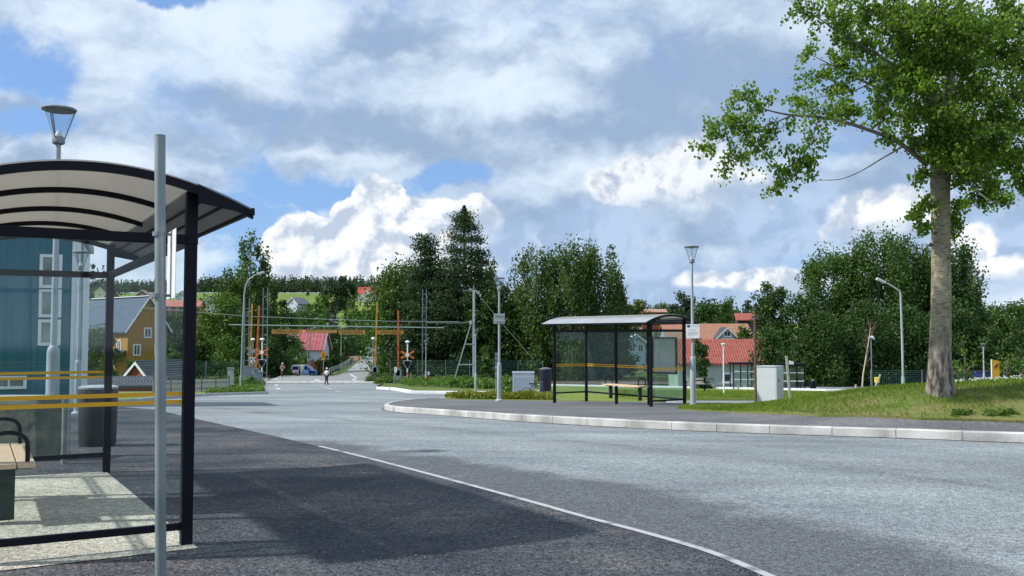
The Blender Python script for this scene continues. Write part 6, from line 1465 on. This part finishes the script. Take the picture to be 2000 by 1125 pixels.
blades('grass', 'ragged fringe of grass hanging over the pavement edge', [(p.x, p.y + .05) for p in lawn_front] + _o[::-1], 5000, .05, .0045, lambda a, b: gz(a, b) + KB + .02 + mound(a, b), False)
# broad-leaved weeds on the slope
rw = random.Random(8); b = MB()
for k in range(60):
    p = GI(rw.choice([rw.uniform(1925, 1985), rw.uniform(1860, 1900)]), rw.uniform(806, 818)); 
    for j in range(5):
        a = rw.uniform(0, 6.28); L = rw.uniform(.05, .12); c, s = math.cos(a), math.sin(a); h = rw.uniform(.02, .08)
        b.add([(p.x, p.y, p.z + .03), (p.x + c * L * .5 - s * L * .22, p.y + s * L * .5 + c * L * .22, p.z + .03 + h), (p.x + c * L, p.y + s * L, p.z + .03 + h * .8), (p.x + c * L * .5 + s * L * .22, p.y + s * L * .5 - c * L * .22, p.z + .03 + h)], [(0, 1, 2, 3)])
tag(b.build('weeds', MT['grass_blades']), 'broad-leaved weeds low on the slope at the right picture edge', 'weeds', kind='stuff')
# white clover heads on the crest
C = []
for k in range(90):
    u = rw.uniform(1865, 1995); D = rw.uniform(20.5, 22.5); x = X(u, D); C.append((x, D, zi(x, D) + rw.uniform(.08, .14)))
b = MB(); [b.box(c, (.022, .022, .018)) for c in C]; tag(b.build('clover', white), 'white clover heads on the crest of the mound', 'clover', kind='stuff')
# loose grit on the apron
g = []; rg = np.random.default_rng(9); n = 2600; gx = rg.uniform(-3, 6, n); gy = rg.uniform(4.6, 14, n); s = rg.uniform(.002, .006, n)
V = []; Fq = []
base = np.array([(1, 0, 0), (-.5, .87, 0), (-.5, -.87, 0), (0, 0, 1.1)])
zg_ = gz(gx, gy) + .012; ang_ = rg.uniform(0, 6.28, n)
Vv = np.zeros((n, 4, 3))
for i in range(4):
    bx_, by_, bz_ = base[i]; Vv[:, i, 0] = gx + s * (bx_ * np.cos(ang_) - by_ * np.sin(ang_)); Vv[:, i, 1] = gy + s * (bx_ * np.sin(ang_) + by_ * np.cos(ang_)); Vv[:, i, 2] = zg_ + s * bz_
k = np.arange(n)[:, None] * 4; Fq = np.concatenate([k + [0, 1, 3], k + [1, 2, 3], k + [2, 0, 3]])
tag(npmesh('grit', Vv.reshape(-1, 3), Fq, mat('grit_stone', (.22, .22, .21), .8, (.50, .49, .46), 30)), 'loose pale grit scattered on the asphalt', 'grit', kind='stuff')

# ---- far spruce forest on the ridge: reads as one mass
def forest(name, label, spots, seed):
    rg = np.random.default_rng(seed); Vs = []; Ts = []
    for (x, y, h) in spots:
        z = gz(x, y); m = 42; s = np.sqrt(rg.uniform(0, 1, m)); zz = h * (1 - s * .93); r = h * .15 * s * rg.uniform(.5, 1.1, m); a = rg.uniform(0, 6.28, m)
        C = np.stack([x + r * np.cos(a), y + r * np.sin(a), z + zz], 1); V, _ = leaf_quads(C, h * .060, rg, .55); Vs.append(V); Ts.append(np.clip(rg.normal(rg.uniform(.2, .7), .15, m), 0, 1))
    V = np.concatenate(Vs); n = len(V) // 4; o = npmesh(name, V, np.arange(4 * n).reshape(-1, 4), leafM('far'), None, np.concatenate(Ts)); tag(o, label, 'forest', kind='stuff')
rf_ = random.Random(11); sp_ = []
for k in range(1500):
    D = rf_.uniform(880, 1010); u = rf_.uniform(150, 765)
    if 300 < u < 395 and D < 1100:   # opening in the forest where the sky comes down to the field
        if 338 < u < 378: continue
    hh = rf_.uniform(12, 19) * (1 if u > 385 else .8)
    sp_.append((X(u, D), D, hh))
forest('forest', 'distant dark spruce forest along the ridge of the hill', sp_, 3)
sp_ = []
for k in range(420):
    D = rf_.uniform(620, 760); u = rf_.uniform(1195, 1510); sp_.append((X(u, D), D, rf_.uniform(12, 17)))
for k in range(200):
    D = rf_.uniform(500, 620); u = rf_.uniform(1900, 2040); sp_.append((X(u, D), D, rf_.uniform(12, 17)))
for k in range(160):
    D = rf_.uniform(640, 760); u = rf_.uniform(690, 770); sp_.append((X(u, D), D, rf_.uniform(9, 13)))
forest('forest', 'distant low woodland on the horizon behind the right-hand houses', sp_, 4)

# ------------------------------------------------------------------ the big aspen
def aspen():
    D0 = 19.6; bp = P(1837, 760, D0); bz = zi(bp.x, bp.y) + .0; t = thing('aspen_tree', 'big aspen with a thick pale trunk and fluttering crown on the grassy mound', 'tree', (bp.x, bp.y, bz)); o = Vector(t.location)
    def q(u, v, d=0.0): return P(u, v, D0 + d) - o
    rg = random.Random(21); nodes = []     # (point, radius)
    b = MB(); lb = MB()
    def limb(pts, rad, n=14):
        # smooth the path, remember its nodes as anchors for twigs
        P_ = [Vector(p) for p in pts]; PP = [P_[0] * 2 - P_[1]] + P_ + [P_[-1] * 2 - P_[-2]]; out = []; rr = []
        for i in range(1, len(PP) - 2):
            for k in range(5):
                s = k / 5; a, c, d, e = PP[i - 1], PP[i], PP[i + 1], PP[i + 2]
                out.append(.5 * ((2 * c) + (d - a) * s + (2 * a - 5 * c + 4 * d - e) * s * s + (3 * c - a - 3 * d + e) * s ** 3)); rr.append(rad[i - 1] + (rad[i] - rad[i - 1]) * s)
        out.append(P_[-1]); rr.append(rad[-1]); (b if rad[0] > .1 else lb).tube(out, rr, n); nodes.extend(zip(out, rr)); return out
    trunk_top = limb([q(1838, 775), q(1836, 740), q(1836, 690), q(1838, 600), q(1838, 500), q(1837, 420), q(1836, 345)], [.31, .252, .218, .198, .188, .184, .195], 28)
    nodes.clear()
    A = limb([q(1836, 352), q(1826, 300, .05), q(1822, 220, .05), q(1815, 150, .1), q(1805, 60, .2), q(1800, -80, .3), q(1798, -260, .4)], [.15, .118, .105, .10, .085, .07, .04])
    B_ = limb([q(1838, 365), q(1853, 310, .1), q(1850, 230, .3), q(1855, 150, .5), q(1870, 30, .7), q(1885, -120, .9), q(1890, -280, 1)], [.13, .105, .10, .09, .08, .06, .03])
    limb([q(1810, 322, 0), q(1775, 292, -.3), q(1742, 272, -.5), q(1700, 255, -.7), q(1640, 236, -.9), q(1590, 228, -1), q(1540, 224, -1.1), q(1490, 212, -1.1), q(1450, 190, -1.1)], [.055, .048, .042, .038, .034, .028, .020, .013, .006], 8)
    limb([q(1545, 226, -1.1), q(1500, 245, -1.2), q(1450, 260, -1.3), q(1390, 285, -1.4)], [.018, .014, .010, .004], 6)
    limb([q(1600, 228, -1), q(1585, 270, -.8), q(1560, 320, -.7), q(1525, 370, -.6)], [.014, .011, .008, .004], 6)
    limb([q(1760, 288, -.3), q(1722, 310, -.4), q(1680, 335, -.5), q(1640, 350, -.5), q(1595, 352, -.5)], [.022, .016, .012, .009, .005], 6)
    limb([q(1815, 200, .1), q(1775, 150, -.4), q(1720, 110, -.8), q(1650, 70, -1.1), q(1590, 30, -1.2), q(1550, 10, -1.2)], [.05, .04, .03, .022, .012, .005], 8)
    limb([q(1820, 240, .1), q(1770, 195, .4), q(1700, 165, .7), q(1640, 135, .9), q(1580, 105, 1)], [.045, .036, .026, .016, .006], 8)
    limb([q(1705, 160, .7), q(1660, 180, .8), q(1600, 190, .9), q(1560, 200, .9)], [.016, .012, .008, .004], 6)
    limb([q(1853, 165, .5), q(1900, 180, .3), q(1960, 195, .1), q(2030, 215, -.1), q(2120, 240, -.2)], [.05, .042, .035, .028, .012], 8)
    limb([q(1852, 250, .3), q(1900, 270, .8), q(1960, 320, 1.2), q(2010, 360, 1.3)], [.04, .03, .02, .008], 8)
    limb([q(1848, 330, .1), q(1880, 350, -.6), q(1930, 390, -1.0), q(1960, 400, -1.1)], [.03, .022, .014, .006], 6)
    limb([q(1860, 120, .5), q(1930, 80, .9), q(2010, 60, 1.2), q(2100, 30, 1.3)], [.05, .04, .03, .012], 8)
    limb([q(1805, 60, .2), q(1760, 10, -.2), q(1690, -40, -.5), q(1620, -90, -.6)], [.05, .04, .03, .012], 8)
    limb([q(1832, 470, 0), q(1815, 440, -.2), q(1800, 415, -.3)], [.012, .008, .003], 5)
    limb([q(1850, 450, .2), q(1862, 430, .3), q(1880, 400, .3)], [.012, .008, .003], 5)
    main = list(nodes)
    # foliage masses: (u, v, radius in px, depth, share)
    M_ = [(1375, 285, 24, -1.4, 5), (1395, 262, 26, -1.3, 5), (1420, 232, 28, -1.2, 7), (1450, 190, 26, -1.1, 6), (1455, 250, 32, -1.2, 10), (1485, 205, 26, -1.1, 6), (1440, 310, 32, -1.3, 8), (1490, 300, 30, -1.0, 7),
          (1520, 260, 28, -1, 6), (1525, 340, 26, -.7, 7), (1515, 368, 16, -.6, 4), (1560, 310, 34, -.8, 10), (1590, 270, 28, -.9, 6), (1580, 330, 20, -.7, 4), (1600, 215, 36, -1, 9), (1650, 215, 34, -.8, 8), (1570, 195, 28, .9, 6),
          (1575, 108, 22, 1, 5), (1600, 150, 36, .9, 9), (1650, 120, 36, .8, 8), (1640, 170, 30, .8, 7), (1565, 15, 26, -1.2, 6), (1600, 30, 36, -1.1, 8), (1650, 60, 40, -1, 10), (1690, 90, 42, -.8, 12), (1640, -10, 50, -.8, 10),
          (1700, 30, 50, -.5, 16), (1760, 30, 55, -.2, 22), (1720, 140, 48, .5, 16), (1760, 90, 55, .0, 22), (1770, 160, 50, .2, 20), (1720, 215, 36, -.3, 9), (1770, 230, 42, .1, 12), (1740, 270, 26, -.6, 5), (1790, 280, 24, -.2, 6), (1810, 110, 55, -.4, 18),
          (1830, 40, 60, .2, 22), (1850, 100, 50, 1.0, 14), (1830, 200, 36, .9, 8), (1830, 280, 34, -.5, 10), (1835, 305, 26, -.6, 8), (1880, 170, 55, .9, 18), (1900, 60, 60, .6, 22), (1950, 110, 60, .5, 22), (1900, 120, 50, -.6, 14), (1960, 30, 60, .9, 20), (2010, 130, 60, .5, 18), (2010, 50, 60, .8, 16),
          (1880, 240, 50, .6, 18), (1940, 230, 60, .4, 22), (2000, 240, 60, .3, 20), (1880, 300, 45, .5, 16), (1930, 310, 52, .8, 18), (1985, 310, 52, .9, 18), (1890, 350, 36, -.2, 9), (1945, 365, 36, -.7, 9), (1990, 360, 32, 1, 8), (1870, 400, 24, .2, 5), (1910, 395, 26, -.6, 5), (1960, 395, 22, -1, 4),
          (1800, 400, 24, -.3, 5), (1790, 425, 20, -.3, 4), (1805, 445, 16, -.2, 3), (1870, 430, 22, .3, 5), (1860, 455, 14, .3, 2), (1800, 350, 22, -.3, 4), (1720, -60, 60, 0, 12), (1800, -70, 60, 0, 14), (1900, -70, 60, .5, 14), (2000, -50, 60, .8, 12), (2070, 180, 60, .4, 12), (2070, 300, 50, .8, 10), (2070, 60, 50, .8, 10),
          (1745, 180, 40, -.9, 10), (1800, 180, 40, -1.0, 10), (1860, 230, 46, -1.0, 12), (1920, 170, 50, -.9, 14), (1980, 190, 50, -.9, 12), (1760, 50, 50, -1.0, 12), (1850, 30, 50, -1.1, 12), (1950, 50, 50, -1.0, 12), (1815, 60, 40, -.7, 14), (1840, 120, 40, -.7, 14), (1870, 60, 40, -.5, 14), (1830, 230, 36, -.6, 10), (1845, 270, 34, -.6, 10), (1860, 310, 34, -.7, 10), (1900, 250, 50, -.8, 14), (1960, 280, 50, -.6, 14), (1900, 330, 40, -.6, 10), (1790, 130, 40, -.8, 12)]
    C = []; PX = D0 / F
    tw = MB()
    for (u, v, r, d, share) in M_:
        c = q(u, v, d); best = min(main, key=lambda nr: (nr[0] - c).length + (0 if nr[1] < .12 else .3)); a = best[0]; R_ = r * PX * (1.3 if u > 1620 else 1.55)
        mid = a.lerp(c, .55) + Vector((0, 0, .06)); L = (c - a).length
        tw.tube([a, mid, c], [min(.016, best[1] * .6), .009, .004], 5, cap=False)
        for k in range(int(share * (2.5 if u > 1620 else 1.7))):
            dirv = Vector((rg.gauss(0, 1), rg.gauss(0, 1.0), rg.gauss(-.05, .8))).normalized(); e = c + dirv * R_ * rg.uniform(.5, 1.12); st = a.lerp(c, rg.uniform(.55, 1.0))
            m2 = st.lerp(e, .5) + Vector((rg.gauss(0, .03), rg.gauss(0, .03), .05)); tw.tube([st, m2, e], [.0045, .0035, .002], 4, cap=False)
            nl = rg.randint(18, 28)
            for j in range(nl):
                f = rg.uniform(.22, 1.05) ; pp = (st.lerp(m2, f * 2) if f < .5 else m2.lerp(e, (f - .5) * 2)); C.append(pp + Vector((rg.gauss(0, .055), rg.gauss(0, .055), rg.gauss(-.02, .055))))
    C = np.array([tuple(p) for p in C]); rn = np.random.default_rng(2); n = len(C)
    # round leaves: five corners, slightly folded, hanging
    nrm = rn.normal(size=(n, 3)); nrm[:, 2] *= .7; nrm /= np.linalg.norm(nrm, axis=1, keepdims=True)
    a = np.tile(np.array([0, 0, -1.0]), (n, 1)) + rn.normal(0, .5, (n, 3)); a -= nrm * (a * nrm).sum(1, keepdims=True); a /= np.linalg.norm(a, axis=1, keepdims=True); bb = np.cross(nrm, a); s = rn.uniform(.022, .040, n)[:, None]
    V = np.stack([C - a * s * .8 + bb * s * .35, C + bb * s * .95 - a * s * .1, C + bb * s * .55 + a * s * .7, C + a * s * 1.25, C - bb * s * .55 + a * s * .7, C - bb * s * .95 - a * s * .1, C - a * s * .8 - bb * s * .35], 1).reshape(-1, 3)
    PAL['aspen'] = ((.055, .13, .012), (.20, .305, .040)); print('aspen leaves', n)
    npmesh('crown', V, np.arange(7 * n).reshape(-1, 7), leafmat('leaves_aspen', *PAL['aspen'], trans=.5), t, np.clip(rn.normal(.45, .28, n), 0, 1))
    am = bpy.data.materials.new('aspen_bark'); am.use_nodes = True; tt = am.node_tree; p = tt.nodes['Principled BSDF']; tcn = tt.nodes.new('ShaderNodeTexCoord')
    sx = tt.nodes.new('ShaderNodeSeparateXYZ'); tt.links.new(tcn.outputs['Object'], sx.inputs[0])
    def nz(s, st, de=6):
        mp = tt.nodes.new('ShaderNodeMapping'); mp.inputs['Scale'].default_value = st; tt.links.new(tcn.outputs['Object'], mp.inputs[0]); n_ = tt.nodes.new('ShaderNodeTexNoise'); n_.inputs['Scale'].default_value = s; n_.inputs['Detail'].default_value = de; tt.links.new(mp.outputs[0], n_.inputs['Vector']); return n_.outputs['Fac']
    def rp(f, a_, b_, ca, cb): r_ = tt.nodes.new('ShaderNodeValToRGB'); r_.color_ramp.elements[0].position = a_; r_.color_ramp.elements[1].position = b_; r_.color_ramp.elements[0].color = (*ca, 1); r_.color_ramp.elements[1].color = (*cb, 1); tt.links.new(f, r_.inputs[0]); return r_.outputs[0]
    def mx(f, a_, b_, mode='MIX'): m_ = tt.nodes.new('ShaderNodeMix'); m_.data_type = 'RGBA'; m_.blend_type = mode; (tt.links.new(f, m_.inputs[0]) if not isinstance(f, float) else setattr(m_.inputs[0], 'default_value', f)); tt.links.new(a_, m_.inputs[6]); tt.links.new(b_, m_.inputs[7]); return m_.outputs[2]
    smooth_b = rp(nz(3.0, (1, 1, .8)), .35, .68, (.21, .185, .115), (.36, .325, .225)); lent = rp(nz(7, (1, 1, 5.5), 4), .40, .47, (.55, .52, .48), (1, 1, 1)); smooth_b = mx(1.0, smooth_b, lent, 'MULTIPLY')
    rough_b = rp(nz(9, (1.5, 1.5, .45)), .38, .62, (.055, .045, .04), (.30, .26, .22))
    mr = tt.nodes.new('ShaderNodeMapRange'); mr.inputs['From Min'].default_value = 1.5; mr.inputs['From Max'].default_value = .7; ad = tt.nodes.new('ShaderNodeMath'); ad.operation = 'ADD'; tt.links.new(sx.outputs[2], ad.inputs[0])
    nn = tt.nodes.new('ShaderNodeMath'); nn.operation = 'MULTIPLY'; nn.inputs[1].default_value = 1.2; tt.links.new(nz(5, (1, 1, 1)), nn.inputs[0]); sb = tt.nodes.new('ShaderNodeMath'); sb.operation = 'SUBTRACT'; tt.links.new(nn.outputs[0], sb.inputs[0]); sb.inputs[1].default_value = .6; tt.links.new(sb.outputs[0], ad.inputs[1]); tt.links.new(ad.outputs[0], mr.inputs[0])
    tt.links.new(mx(mr.outputs[0], smooth_b, rough_b), p.inputs['Base Color']); p.inputs['Roughness'].default_value = .85
    bn = tt.nodes.new('ShaderNodeBump'); bn.inputs['Strength'].default_value = .9; bn.inputs['Distance'].default_value = .03; tt.links.new(nz(10, (1.4, 1.4, .9)), bn.inputs['Height']); tt.links.new(bn.outputs[0], p.inputs['Normal'])
    tr = b.build('trunk', am, t, smooth=True); lb.build('limbs', mat('aspen_limb_bark_shaded', (.10, .09, .075), .85, (.18, .165, .13), 5), t, smooth=True)  # thin limbs get darker bark: their shade is put into the colour
    # flared root collar and knots
    kb = MB()
    for a_ in range(7):
        an = a_ * .9 + .3; kb.tube([(math.cos(an) * .20, math.sin(an) * .20, .34), (math.cos(an) * .235, math.sin(an) * .235, .10), (math.cos(an) * .29, math.sin(an) * .29, -.12)], [.035, .06, .04], 8)
    kb.build('root_flare', am, t, smooth=True)
    for (u, v) in ((1850, 420), (1812, 480), (1845, 505)):
        pc = q(u, v) + Vector((0, -.15, 0)); MB().lathe([(.05, -.03), (.06, 0), (.035, .03), (.012, .02)], tuple(pc), 10).build('knot', bark, t, smooth=True)
    tw.build('twigs', mat('aspen_twig', (.05, .04, .035), .8), t)
aspen()
